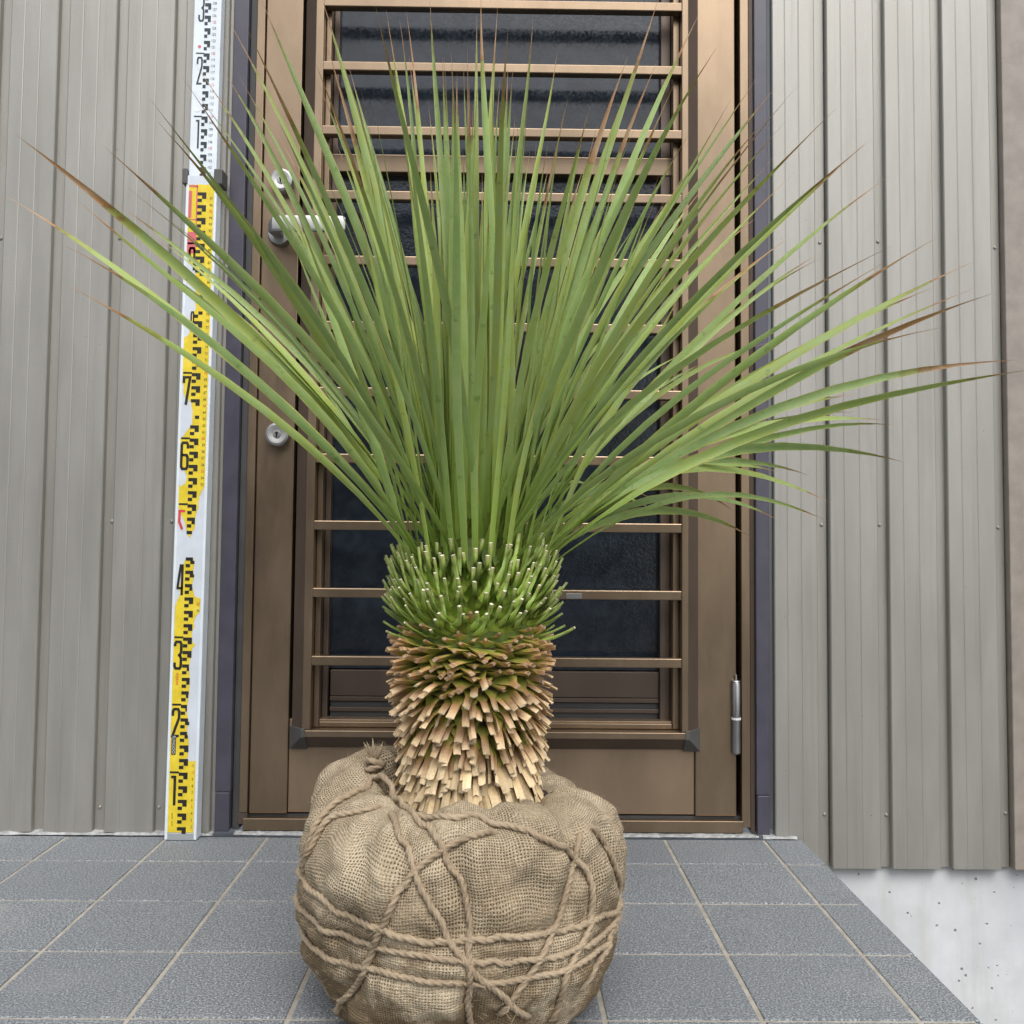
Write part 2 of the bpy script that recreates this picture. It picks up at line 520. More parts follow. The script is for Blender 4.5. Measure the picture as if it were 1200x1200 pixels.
def lathe(name, prof, n, mat, parent, mw, smooth=True):
    """profile of (r, h) about local z"""
    bm = bmesh.new()
    rings = []
    for r, h in prof:
        if r < 1e-6:
            rings.append([bm.verts.new((0, 0, h))])
        else:
            rings.append([bm.verts.new((r * math.cos(2 * math.pi * i / n), r * math.sin(2 * math.pi * i / n), h)) for i in range(n)])
    for a, b in zip(rings, rings[1:]):
        for i in range(n):
            j = (i + 1) % n
            if len(a) == 1 and len(b) > 1:
                bm.faces.new((a[0], b[i], b[j]))
            elif len(b) == 1 and len(a) > 1:
                bm.faces.new((a[i], a[j], b[0]))
            elif len(a) > 1:
                bm.faces.new((a[i], a[j], b[j], b[i]))
    me = bm_done(bm, name)
    o = link(name, me, mat, parent, mw)
    if smooth:
        for p in me.polygons:
            p.use_smooth = True
        try:
            me.set_sharp_from_angle(angle=rad(35))
        except Exception:
            pass
    return o

FRONT = Matrix.Rotation(rad(90), 4, 'X')      # local z -> world -y (towards the viewer)

# ================================================================== SETTING
YW = 1.532            # front of the raised siding faces
DEP = 0.0105           # depth of the siding valleys
TX, TY, TS = -0.346, 1.5634, 0.15
ground_z = -0.42

bm = bmesh.new()
S = 60
for x, y in ((-S, -S), (S, -S), (S, S), (-S, S)):
    bm.verts.new((x, y, ground_z))
bm.faces.new(bm.verts)
tag(link('ground', bm_done(bm, 'ground'), 'ground'), kind='structure')

# porch floor: grout bed with single tiles
EDGE = TX + 5 * TS + 0.0585
XL, YF = TX - 8 * TS, TY - 9 * TS
porch = box('porch_floor', XL, EDGE - 0.004, YF, YW - 0.004, ground_z, -0.0014, 'grout', None, 0.002)
tag(porch, kind='structure')
GAP = 0.0048
tile_mesh = {}
def tile(x0, x1, y0, y1):
    x0 += GAP / 2; x1 -= GAP / 2; y0 += GAP / 2; y1 -= GAP / 2
    sx, sy = round(x1 - x0, 4), round(y1 - y0, 4)
    if (sx, sy) not in tile_mesh:
        b = bmesh.new()
        bm_box(b, -sx / 2, sx / 2, -sy / 2, sy / 2, -0.008, 0)
        tops = [e for e in b.edges if e.verts[0].co.z > -0.001 and e.verts[1].co.z > -0.001]
        bmesh.ops.bevel(b, geom=tops, offset=0.0012, segments=2, profile=0.5, affect='EDGES')
        tile_mesh[(sx, sy)] = bm_done(b, 'tile')
    o = link('tile', tile_mesh[(sx, sy)], 'tile', porch)
    o.location = ((x0 + x1) / 2, (y0 + y1) / 2, R_.uniform(-0.0003, 0.0003))
    o.rotation_euler = (R_.uniform(-0.0015, 0.0015), R_.uniform(-0.0015, 0.0015), 0)
YBACK = YW - 0.006
for c in range(-8, 6):
    x0 = TX + c * TS
    x1 = x0 + TS if c < 5 else EDGE + GAP / 2
    for r in range(0, 9):
        y1 = YBACK if r == 0 else TY - r * TS
        y0 = TY - (r + 1) * TS
        tile(x0, x1, y0, y1)
# mortar bead along the foot of the wall
bm = bmesh.new()
def bead(x0, x1, y, h, d):
    n = int((x1 - x0) / 0.006)
    prev = None
    for i in range(n + 1):
        x = x0 + (x1 - x0) * i / n
        k_ = 0.7 + 0.5 * mnoise.noise((x * 40, 3.1, 0)) + 0.25 * mnoise.noise((x * 150, 1, 0))
        a = [bm.verts.new((x, y - d * k_, 0.0005)), bm.verts.new((x, y - d * 0.45 * k_, h * 0.75 * k_)), bm.verts.new((x, y + 0.012, h * k_))]
        if prev:
            for q in range(2):
                bm.faces.new((prev[q], a[q], a[q + 1], prev[q + 1]))
        prev = a
bead(XL, -0.43, YW, 0.006, 0.006)
bead(-0.40, 0.40, YW + 0.008, 0.004, 0.010)
bead(0.405, EDGE - 0.006, YW, 0.006, 0.007)
tag(link('mortar_bead', bm_done(bm, 'mortar_bead'), 'mortar', None), kind='structure')

# ================================================================== HOUSE WALL
wall = empty('house_wall', (0, YW + 0.05, 0), 'ribbed grey-brown metal siding wall on a pale concrete foundation, around the entrance door', 'wall')
wall.location = (0, 0, 0)
box('foundation', -2.4, 2.3, YW + 0.0185, YW + 0.25, ground_z - 0.1, -0.030, 'concrete', wall, 0.002)
WTOP = 2.75
Z_L, Z_R = 0.0035, ZZ(YW, (1100, 1018.5))
PER = 0.0917
FACE = PER - 0.0165
def siding(xa, xb, z0, mirror, crease=True):
    """one rib: raised face xa..xb, with fine creases rolled into the face and the valley floor beside it"""
    ys = []
    e = 0.00045
    def cr(x):
        return [(x - 0.0011, YW), (x, YW + e), (x + 0.0011, YW)]
    w_ = xb - xa
    pts = [(xa, YW + DEP), (xa + 0.0006, YW + 0.0015), (xa + 0.002, YW)]
    for f in ((0.30, 0.62) if crease else ()):
        pts += cr(xa + w_ * f)
    pts += [(xb - 0.002, YW), (xb - 0.0006, YW + 0.0015), (xb, YW + DEP)]
    if mirror:      # valley floor to the left
        pts = [(xa - 0.0165, YW + DEP + 0.0004)] + pts
    else:
        pts = pts + [(xb + 0.0165, YW + DEP + 0.0004)]
    b = bmesh.new()
    lo = [b.verts.new((x, y, z0)) for x, y in pts]
    hi = [b.verts.new((x, y, WTOP)) for x, y in pts]
    for i in range(len(pts) - 1):
        b.faces.new((lo[i], lo[i + 1], hi[i + 1], hi[i]))
    r = bmesh.ops.extrude_face_region(b, geom=list(b.faces))
    for v in r['geom']:
        if isinstance(v, bmesh.types.BMVert):
            v.co.y += 0.0012
    return link('siding_panel', bm_done(b, 'siding_panel'), 'siding', wall)
# left wall: dark groove = right edge of a raised face
gl = [XX(YW, (68.5, 0), (57.3, 400), (42.3, 800), (36, 975)), XX(YW, (137.5, 0), (128.8, 400), (114.6, 800), (107.5, 975)), XX(YW, (204.5, 0), (197.5, 400), (184.8, 800), (178.5, 975))]
PL = (gl[2] - gl[0]) / 2
xg = gl[2]
lefts = [xg - PL * i for i in range(0, 18)]
for x in lefts:
    siding(x - PL + 0.0165, x, Z_L, False)
jl = XX(YW, (271.5, 0), (251, 900))        # groove beside the door trim
siding(lefts[0] + 0.0165, jl - 0.004, Z_L, False, False)
gr = [XX(YW, (968.3, 0), (969.3, 400), (973, 800), (976.7, 1015)), XX(YW, (1035, 0), (1038.3, 400), (1043.3, 800), (1047.7, 1015)),
      XX(YW, (1103.3, 0), (1108.3, 400), (1114.3, 800), (1118.3, 1015)), XX(YW, (1169, 0), (1176, 400), (1184, 800), (1187.7, 1015))]
PR = (gr[3] - gr[0]) / 3
jr = XX(YW, (904.7, 0), (907.5, 900))
siding(jr, gr[0] - 0.0185, Z_R, False)
for i in range(3):
    siding(gr[0] + PR * i, gr[0] + PR * (i + 1) - 0.0165, Z_R, False)
xt = gr[3] + 0.0015
box('corner_trim', xt, xt + 0.11, YW - 0.004, YW + 0.03, Z_R, WTOP, 'trim_brown', wall, 0.0015)
for i in range(8):
    siding(xt + 0.127 + PR * i, xt + 0.127 + PR * (i + 1) - 0.0165, Z_R, False)
box('wall_core', -2.4, -0.46, YW + 0.0155, YW + 0.2, 0, WTOP, 'siding', wall, 0)
box('wall_core', 0.46, 2.3, YW + 0.0155, YW + 0.2, Z_R + 0.003, WTOP, 'siding', wall, 0)
box('wall_core', -0.46, 0.46, YW + 0.11, YW + 0.2, 2.06, WTOP, 'siding', wall, 0)
# fixing screws
def screw(px, py):
    p = onY(px, py, YW + DEP - 0.0005)
    lathe('screw', [(0, 0.0015), (0.0018, 0.0013), (0.0027, 0.0005), (0.0029, -0.001)], 10, 'siding', wall, Matrix.Translation(p) @ FRONT)
for p in ((140, 279), (1, 279), (131, 611), (201, 611), (117, 946), (186, 946), (961, 284), (1029, 283), (1166, 290), (963, 615), (1031, 615), (1170, 618), (966.5, 954.5), (1039, 955), (1178.5, 953)):
    screw(*p)

# ================================================================== ADDED HOUSE SHAPE (unseen behind the viewer, blocks low sky in reflections)
blocker = empty('sky_blocker_house', (-6, -12, ground_z), 'grey rendered house shape added unseen behind the viewpoint to block low sky', 'house')
def nbox(name, x0, x1, y0, y1, z0, z1, mat, par, bevel=0.01):
    o = box(name, x0, x1, y0, y1, z0, z1, mat, par, bevel)
    return o
nbox('wall', -9, 8.5, -3.5, 0, -0.2, 5.4, 'blocker_wall', blocker)
prism('roof', [(-4.2, 5.3), (0.6, 5.3), (0.6, 5.45), (-1.8, 7.0), (-4.2, 5.45)], -9.5, 9.0, 'x', 'blocker_roof', blocker)
for x_ in (-7, -3.5, 0.5, 4.5):
    for z_ in (0.9, 3.4):
        wn = nbox('window', x_, x_ + 1.7, -0.02, 0.05, z_, z_ + 1.2, 'nylon', blocker)
        nbox('pane', x_ + .08, x_ + 1.62, 0.045, 0.06, z_ + .08, z_ + 1.12, 'screen', wn, 0)
nbox('door', 6.8, 7.7, -0.02, 0.06, 0, 2.1, 'bronze_dark', blocker)
# ================================================================== ENTRANCE DOOR
door = empty('entrance_door', (0, 1.55, 0.01), 'bronze aluminium entrance door with horizontal grille bars over dark figured glass', 'door')
door.location = (0, 0, 0)
YD = 1.552            # leaf face
YFm = 1.546           # frame face
YP = 1.537            # plum trim face
DT = 2.05
ZT = 0.012
# plum-grey outer trim, two lengths each with a joint low down
pl = [XX(YP, (273.3, 0), (253.5, 900)), XX(YP, (290, 0), (272.7, 900)), XX(YP, (886, 0), (884, 900)), XX(YP, (901, 0), (900, 900))]
zj = ZZ(YP, (260, 928.5))
for a, b in ((pl[0], pl[1]), (pl[2], pl[3])):
    box('outer_trim', a, b, YP, YP + 0.05, zj + 0.0006, DT + 0.06, 'purple', door, 0.0012)
    box('outer_trim', a + 0.0008, b - 0.0008, YP - 0.0008, YP + 0.05, 0.004, zj, 'purple', door, 0.0012)
box('outer_trim', pl[0], pl[3], YP + 0.001, YP + 0.05, DT + 0.061, DT + 0.085, 'purple', door, 0.0012)
# dark reveal between trim and frame
fr0 = XX(YFm, (300.7, 0), (282, 900)); fr1 = XX(YFm, (311, 0), (291, 900))
box('reveal', pl[1] + 0.0006, fr0, YP + 0.012, YP + 0.06, 0.004, DT + 0.06, 'gasket', door, 0.0008)
box('jamb', fr0, fr1, YFm, YFm + 0.06, 0.03, DT + 0.03, 'bronze', door, 0.001)
fr2 = XX(YFm, (870, 0), (866, 900)); fr3 = XX(YFm, (880, 0), (876.5, 900))
box('jamb', fr2, fr3, YFm, YFm + 0.06, ZT, DT + 0.03, 'bronze', door, 0.001)
prism('reveal', [(fr3 + 0.0004, YFm + 0.001), (pl[2] - 0.0006, YP + 0.008), (pl[2] - 0.0006, YP + 0.05), (fr3 + 0.0004, YP + 0.05)], 0.004, DT + 0.06, 'z', 'bronze_dark', door)
box('jamb', fr0 - 0.002, fr1, YFm + 0.002, YFm + 0.06, 0.012, 0.0295, 'bronze_dark', door, 0.001)
box('head_frame', fr0, fr3, YFm + 0.001, YFm + 0.06, DT + 0.031, DT + 0.06, 'bronze', door, 0.001)
zt0, zt1 = 0.004, ZZ(YFm, (600, 960.5))
box('threshold', fr1 - 0.006, fr3 - 0.012, YFm - 0.002, YFm + 0.06, zt0, zt1, 'bronze', door, 0.001)
box('threshold_seat', fr1, fr2, YFm + 0.012, YFm + 0.06, zt1, zt1 + 0.004, 'gasket', door, 0.0)
box('backing', pl[0] + 0.005, pl[3] - 0.005, YD + 0.085, YD + 0.1, 0.0, DT + 0.07, 'black', door, 0)
# leaf stiles
zl0 = ZZ(YD, (330, 953.5), (840, 956))
st = [XX(YD, (312, 0), (293.5, 900)), XX(YD, (356, 0), (346, 900)), XX(YD, (816, 0), (807, 900)), XX(YD, (862.7, 0), (861, 900))]
gx0, gx1 = st[1] - 0.006, st[2] + 0.004
box('stile', st[0], gx0, YD, YD + 0.04, zl0, DT, 'bronze', door, 0.0014)
box('stile', gx1, st[3], YD, YD + 0.04, zl0, DT, 'bronze', door, 0.0014)
kick_top = ZZ(YD, (600, 868))
box('kick_panel', gx0 + 0.0008, gx1 - 0.0008, YD + 0.004, YD + 0.03, zl0 + 0.001, kick_top + 0.03, 'bronze_panel', door, 0.0006)
# grille frame standing proud of the leaf
YG = 1.528
g0 = XX(YG, (366.7, 0), (359, 800)); g1 = XX(YG, (376, 0), (369, 800))
g2 = XX(YG, (800.5, 0), (797.5, 800)); g3 = XX(YG, (808, 0), (806, 800))
gb0, gb1 = ZZ(YG, (600, 865.5)), ZZ(YG, (600, 857))
bv0 = XX(YD, (356, 0), (347, 800)); bv1 = XX(YD, (818.7, 0), (817, 800))
prism('bevel_trim', [(bv0, YD - 0.0005), (g0 - 0.0004, YG + 0.002), (g0 - 0.0004, YD + 0.01), (bv0, YD + 0.01)], gb1, DT - 0.05, 'z', 'bronze_dark', door)
prism('bevel_trim', [(bv1, YD - 0.0005), (g3 + 0.0004, YG + 0.002), (g3 + 0.0004, YD + 0.01), (bv1, YD + 0.01)], gb1, DT - 0.05, 'z', 'bronze_dark', door)
box('grille_frame', g0, g1, YG, YD + 0.02, gb1, DT - 0.05, 'bronze', door, 0.0012)
box('grille_frame', g2, g3, YG, YD + 0.02, gb1, DT - 0.05, 'bronze', door, 0.0012)
box('grille_frame', g0 + 0.002, g3 - 0.002, YG - 0.001, YD + 0.02, gb0, gb1 - 0.0005, 'bronze', door, 0.0012)
zu = ZZ(YD, (600, 877))
prism('bevel_trim', [(YD - 0.0006, zu), (YG + 0.001, gb0 - 0.0004), (YD + 0.015, gb0 - 0.0004), (YD + 0.015, zu)], g0 + 0.004, g3 - 0.004, 'x', 'bronze_dark', door)
# corner caps
for sgn, xi, xo in ((-1, g0 + 0.005, bv0 - 0.003), (1, g3 - 0.005, bv1 + 0.003)):
    b = bmesh.new()
    zt_, zb_ = gb1 + 0.002, zu - 0.003
    f = [(xi, YG - 0.0022, zt_), (xi, YG - 0.0022, gb0), (g0 - 0.001 if sgn < 0 else g3 + 0.001, YG - 0.0022, gb0), (g0 - 0.001 if sgn < 0 else g3 + 0.001, YG - 0.0022, zt_)]
    k_ = [(xi, YD - 0.0015, zt_), (xi, YD - 0.0015, zb_), (xo, YD - 0.0015, zb_), (xo, YD - 0.0015, zt_)]
    fv = [b.verts.new(p) for p in f]
    kv = [b.verts.new(p) for p in k_]
    b.faces.new(fv)
    b.faces.new(kv[::-1])
    for i in range(4):
        b.faces.new((fv[i], fv[(i + 1) % 4], kv[(i + 1) % 4], kv[i]))
    link('corner_cap', bm_done(b, 'corner_cap', 0.0006), 'cap', door)
# inner sash strips and sill
YS = 1.549
s0 = XX(YS, (385, 0), (379, 800)); s1 = XX(YS, (790, 0), (787, 800))
box('sash_strip', g1 + 0.0005, s0, YS, YS + 0.04, gb1 + 0.001, DT - 0.06, 'bronze', door, 0.001)
box('sash_strip', s1, g2 - 0.0005, YS, YS + 0.04, gb1 + 0.001, DT - 0.06, 'bronze', door, 0.001)
zs = ZZ(YS, (700, 848))
box('sash_strip', s0 + 0.0005, s1 - 0.0005, YS + 0.001, YS + 0.04, gb1 + 0.001, zs, 'bronze', door, 0.001)
box('leaf_top_rail', gx0 + 0.001, gx1 - 0.001, YD + 0.001, YD + 0.03, DT - 0.049, DT - 0.001, 'bronze', door, 0.001)
# glazing: two sashes with a meeting rail, figured glass above, screened glass below
YGL = 1.584
zr1, zr0 = ZZ(1.57, (600, 183)), ZZ(1.57, (600, 203.5))
box('glass_pane', s0 - 0.004, s1 + 0.004, YGL, YGL + 0.005, zr1 - 0.002, DT - 0.06, 'glass', door, 0)
box('glass_pane', s0 - 0.004, s1 + 0.004, YGL + 0.006, YGL + 0.011, ZZ(YGL, (600, 785)), zr0 + 0.002, 'screen', door, 0)
box('meeting_rail', s0 - 0.002, s1 + 0.002, 1.570, YGL + 0.012, zr0, zr1, 'bronze', door, 0.0012)
box('sash_edge', s0 + 0.0006, XX(1.572, (395, 0), (388, 800)), 1.572, YGL + 0.004, zs + 0.001, DT - 0.06, 'bronze_dark', door, 0.0008)
box('sash_edge', XX(1.572, (778, 0), (770, 800)), s1 - 0.0006, 1.572, YGL + 0.004, zs + 0.001, DT - 0.06, 'bronze_dark', door, 0.0008)
sx0, sx1 = s0 + 0.0115, XX(1.572, (778, 0), (770, 800)) - 0.0004
rows = [(787, 817, 1.581, 'bronze_dark'), (818, 823, 1.5795, 'bronze_dark'), (823.4, 846, 1.584, 'gasket'), (830.5, 835, 1.580, 'bronze_dark')]
for y0, y1, yy, mt in rows:
    box('sill_track', sx0, sx1, yy, YGL + 0.02, ZZ(yy, (650, y1)), ZZ(yy, (650, y0)), 'gasket' if mt == 'steel_dark' else mt, door, 0.0006)
# horizontal bars
YB = 1.530
bars = [8, 84, 161, 237, 313, 388.5, 466, 543, 621, 698.5, 777.5]
zb = [ZZ(YB, (790, y)) for y in bars]
stp = (zb[0] - zb[-1]) / (len(zb) - 1)
hb = 0.0145
k_ = -7
bar_me = None
while True:
    z = zb[-1] - 0 + stp * (k_ + 7)
    if z > DT - 0.09:
        break
    b = bmesh.new()
    bm_box(b, g1 - 0.006, g2 + 0.006, YB, YB + 0.017, -hb / 2, hb / 2)
    if bar_me is None:
        bar_me = bm_done(b, 'grille_bar', 0.0015)
    else:
        b.free()
    o = link('grille_bar', bar_me, 'bronze', door)
    o.location.z = z
    k_ += 1
# silvery printed sticker on a bar
sx = onY(672, 698.5, YB)
stk = box('sticker', sx.x - 0.011, sx.x + 0.013, YB - 0.0006, YB + 0.0006, sx.z - 0.004, sx.z + 0.004, 'steel_dark', door, 0.0002)
# lock cylinders
def lock(px, py):
    p = onY(px, py, YD - 0.012)
    o = lathe('lock_cylinder', [(0, 0.0195), (0.0062, 0.0195), (0.0066, 0.0188), (0.0072, 0.0190), (0.0145, 0.0196), (0.0178, 0.0175), (0.0185, 0.014), (0.0185, -0.012)], 40, 'steel', door, Matrix.Translation((p.x, YD, p.z)) @ FRONT)
    lathe('plug', [(0, 0.0012), (0.0052, 0.0012), (0.0056, 0.0)], 24, 'steel_dark', o, Matrix.Translation((0, -0.001, 0.0192)))
    b = bmesh.new()
    bm_box(b, -0.0010, 0.0010, -0.0048, 0.0026, 0.0200, 0.0212)
    bm_box(b, -0.0018, 0.0018, 0.0008, 0.0028, 0.0201, 0.0211)
    link('keyhole', bm_done(b, 'keyhole'), 'black', o)
lock(330, 212)
lock(325.5, 509)
# lever handle
ph = onY(327.5, 274, YD - 0.005)
lathe('handle_rose', [(0, 0.010), (0.012, 0.010), (0.017, 0.0085), (0.0185, 0.005), (0.0185, -0.01)], 40, 'steel', door, Matrix.Translation((ph.x, YD, ph.z)) @ FRONT)
pa, pb = onY(331, 260.5, 1.500), onY(404, 261.5, 1.497)
b = bmesh.new()
path = [Vector((ph.x, YD + 0.004, ph.z)), Vector((ph.x, 1.53, ph.z)), Vector((ph.x - 0.001, 1.512, ph.z)), Vector((ph.x + 0.004, 1.502, ph.z + 0.001)), Vector((ph.x + 0.016, 1.499, ph.z + 0.0015)), Vector((pa.x + 0.04, 1.4985, ph.z + 0.0015)), Vector((pb.x - 0.003, 1.498, ph.z + 0.0015)), Vector((pb.x, 1.499, ph.z + 0.0015))]
hh = [0.0085, 0.009, 0.0105, 0.0122, 0.0128, 0.0126, 0.0122, 0.0100]
tt = [0.0085, 0.0085, 0.0085, 0.007, 0.0052, 0.0045, 0.0042, 0.003]
rings = []
for i, p in enumerate(path):
    t = (path[min(i + 1, len(path) - 1)] - path[max(i - 1, 0)]).normalized()
    sd_ = t.cross(Vector((0, 0, 1))).normalized()
    ring = []
    for q in range(16):
        a = 2 * math.pi * q / 16
        ca, sa = math.cos(a), math.sin(a)
        e = 0.45
        ring.append(b.verts.new(p + sd_ * (tt[i] * math.copysign(abs(ca) ** e, ca)) + Vector((0, 0, hh[i] * math.copysign(abs(sa) ** e, sa)))))
    rings.append(ring)
for a, c in zip(rings, rings[1:]):
    for q in range(16):
        b.faces.new((a[q], a[(q + 1) % 16], c[(q + 1) % 16], c[q]))
b.faces.new(rings[0][::-1])
b.faces.new(rings[-1])
lev = link('lever', bm_done(b, 'lever'), 'steel', door, smooth=True)
lev.data.set_sharp_from_angle(angle=rad(40))
# hinge with two barrels
hx = XX(YD - 0.006, (863, 838))
hz = [ZZ(YD - 0.006, (863, y)) for y in (884, 843.5, 841, 799, 791)]
HM = lambda: Matrix.Translation((hx, YD - 0.004, 0))
rb = 0.0068
hin = lathe('hinge_barrel', [(0, hz[0]), (rb - 0.0015, hz[0]), (rb, hz[0] + 0.0018), (rb, hz[1])], 24, 'steel_dark', door, HM())
lathe('hinge_barrel', [(rb, hz[2]), (rb, hz[3] - 0.0025), (rb - 0.001, hz[3] - 0.0005), (rb + 0.0005, hz[3]), (rb - 0.001, hz[3] + 0.002), (0, hz[3] + 0.003)], 24, 'steel_dark', door, HM())
lathe('hinge_washer', [(0, hz[1]), (rb + 0.0006, hz[1]), (rb + 0.0006, hz[2]), (0, hz[2])], 24, 'nylon', door, HM())
lathe('hinge_pin', [(0.0016, hz[3]), (0.0016, hz[4]), (0, hz[4] + 0.001)], 12, 'steel', door, HM())

# ================================================================== LEVELLING STAFF
YSF = 1.5035
b0 = onY(211, 985, YSF); b0.z = 0
t0 = onY(243.2, 0, YSF)
lean = math.atan2(t0.x - b0.x, t0.z)
staff = empty('levelling_staff', (b0.x, YSF, 0.0), 'tall white levelling staff with peeling yellow scale, upright against siding left of the door', 'levelling staff')
staff.rotation_euler = (0, lean, 0)
LW, UW, TH = 0.0475, 0.0420, 0.024
SEC = 1.006
def sb(name, x0, x1, y0, y1, z0, z1, mat, parent=None, bevel=0.0006):
    return box(name, x0, x1, y0, y1, z0, z1, mat, parent or staff, bevel)
low = sb('lower_section', -LW / 2 + 0.003, LW / 2 - 0.003, 0.0012, TH, 0.012, SEC, 'staff', None, 0.0004)
sb('side_rail', -LW / 2, -LW / 2 + 0.0045, 0, TH + 0.001, 0.001, SEC, 'staff_up', None, 0.0012)
sb('side_rail', LW / 2 - 0.0045, LW / 2, 0, TH + 0.001, 0.001, SEC, 'staff_up', None, 0.0012)
sb('foot_plate', -LW / 2 + 0.0046, LW / 2 - 0.0046, 0.0008, TH, 0.0005, 0.0115, 'alu', None, 0.0008)
up_ = sb('upper_section', -UW / 2, UW / 2, 0.003, TH - 0.002, SEC, 1.9, 'staff_up', None, 0.001)
for s_ in (-1, 1):
    xa = s_ * (LW / 2 + 0.001)
    sb('clamp', xa - 0.0045 if s_ < 0 else xa - 0.0055, xa + 0.0035 if s_ < 0 else xa + 0.0075, -0.0035, TH + 0.004, SEC - 0.014, SEC + 0.010, 'cap', None, 0.0015)
LX = lambda f: -LW / 2 + LW * f
UX = lambda f: -UW / 2 + UW * f
P1 = [(.09, 1.2), (.90, 1.2), (.90, 11.7), (.68, 11.7), (.61, 12.0), (.66, 12.5), (.67, 14.5), (.64, 15.3), (.60, 16), (.61, 17), (.655, 17.3), (.61, 18), (.58, 19.5), (.60, 20.5), (.63, 22), (.64, 24), (.62, 24.6), (.60, 25.5), (.61, 26.3),
      (.66, 27), (.68, 28.4), (.78, 28.9), (.68, 29.3), (.65, 30), (.66, 31), (.72, 31.5), (.70, 32.2), (.76, 33.2), (.88, 33.8), (.89, 35.8), (.70, 36.1), (.66, 36.8), (.62, 37.5), (.63, 38.4), (.68, 39.2), (.63, 39.9), (.655, 41.2), (.62, 41.8),
      (.40, 41.9), (.33, 41.2), (.30, 40.2), (.34, 39.2), (.26, 38.4), (.19, 37.4), (.24, 36.6), (.20, 35.9), (.10, 34.8), (.095, 30)]
P2 = [(.50, 44.9), (.55, 45.6), (.62, 46.3), (.64, 47.5), (.66, 48.5), (.73, 49.5), (.74, 51), (.80, 51.8), (.92, 53), (.92, 97), (.91, 99.2), (.09, 99.2), (.085, 88.3), (.20, 87.2), (.35, 86.3), (.42, 84.5), (.40, 81.5), (.45, 80), (.36, 79.2), (.29, 78.4), (.31, 76.5),
      (.2, 75.7), (.085, 75.4), (.085, 68.6), (.15, 68.1), (.13, 67.1), (.2, 66.3), (.38, 65.6), (.45, 64.2), (.44, 62.2), (.28, 61.1), (.15, 60.2), (.09, 60.1), (.09, 55.6), (.25, 55.1), (.34, 54.2), (.29, 53.1), (.15, 52.7), (.09, 52.9), (.09, 49.7), (.2, 48.4), (.32, 47.3), (.38, 46.2), (.42, 45.3)]
def inside(poly, x, y):
    r = False
    j = len(poly) - 1
    for i in range(len(poly)):
        if (poly[i][1] > y) != (poly[j][1] > y) and x < (poly[j][0] - poly[i][0]) * (y - poly[i][1]) / (poly[j][1] - poly[i][1]) + poly[i][0]:
            r = not r
        j = i
    return r
def jag(poly):
    out = []
    for i, p in enumerate(poly):
        q = poly[(i + 1) % len(poly)]
        out.append(p)
        L = math.hypot((p[0] - q[0]) * 4.7, p[1] - q[1])
        straight = abs(p[0] - q[0]) < 0.012 or (p[1] < 2 and q[1] < 2)
        n = int(L / 0.25)
        if not straight:
            for k2 in range(1, n):
                f = k2 / n
                out.append((p[0] + (q[0] - p[0]) * f + R_.uniform(-.012, .012), p[1] + (q[1] - p[1]) * f + R_.uniform(-.08, .08)))
    return out
film_y, ink_y = 0.0008, 0.0005
for P in (P1, P2):
    b = bmesh.new()
    pj = [Vector((LX(x), film_y, v / 100)) for x, v in jag(P)]
    bv = [b.verts.new(p) for p in pj]
    for t3 in tessellate_polygon([[Vector((p.x, p.z, 0)) for p in pj]]):
        try:
            b.faces.new([bv[i] for i in t3])
        except ValueError:
            pass
    me = bpy.data.meshes.new('yellow_film')
    b.to_mesh(me)
    b.free()
    link('yellow_film', me, 'film', staff)
def quads(name, rects, mat, y):
    b = bmesh.new()
    for x0, x1, z0, z1 in rects:
        vs = [b.verts.new(c) for c in ((x0, y, z0), (x1, y, z0), (x1, y, z1), (x0, y, z1))]
        b.faces.new(vs)
    me = bpy.data.meshes.new(name)
    b.to_mesh(me)
    b.free()
    return tag(link(name, me, mat, staff), kind='stuff' if name == 'graduation' else None)
rl, ru = [], []
def mark(lst, FX, ma, mb, v, ok):
    w2 = (mb - ma)
    for x0, x1, za, zb2 in ((ma, mb, -0.5, 0), (ma + w2 * .52, mb, -1.0, -0.5), (ma, ma + w2 * .5, -1.5, -1.0)):
        zc, xc = v + (za + zb2) / 2, (x0 + x1) / 2
        o_ = ok(x0 + 0.02, zc), ok(x1 - 0.02, zc)
        if o_[0] and o_[1]:
            lst.append((FX(x0), FX(x1), (v + za) / 100, (v + zb2) / 100))
        elif o_[0]:
            x1b = x1
            while x1b > x0 and not ok(x1b, zc):
                x1b -= 0.01
            lst.append((FX(x0), FX(x1b), (v + za) / 100, (v + zb2) / 100))
okl = lambda x, v: inside(P1, x, v) or inside(P2, x, v)
for k_ in range(1, 50):
    mark(rl, LX, .385, .665, 2.0 * k_, okl)
for k_ in range(1, 10):
    if okl(.2, 10 * k_ - 0.1):
        rl.append((LX(.11), LX(.39), (10 * k_ - 0.13) / 100, (10 * k_ + 0.16) / 100))
quads('graduation', rl, 'ink', ink_y)
for k_ in range(51, 90):
    mark(ru, UX, .40, .625, 2.0 * k_, lambda x, v: True)
for k_ in range(11, 19):
    ru.append((UX(.12), UX(.41), (10 * k_ - 0.1) / 100, (10 * k_ + 0.1) / 100))
quads('graduation', ru, 'ink_teal', 0.0026)
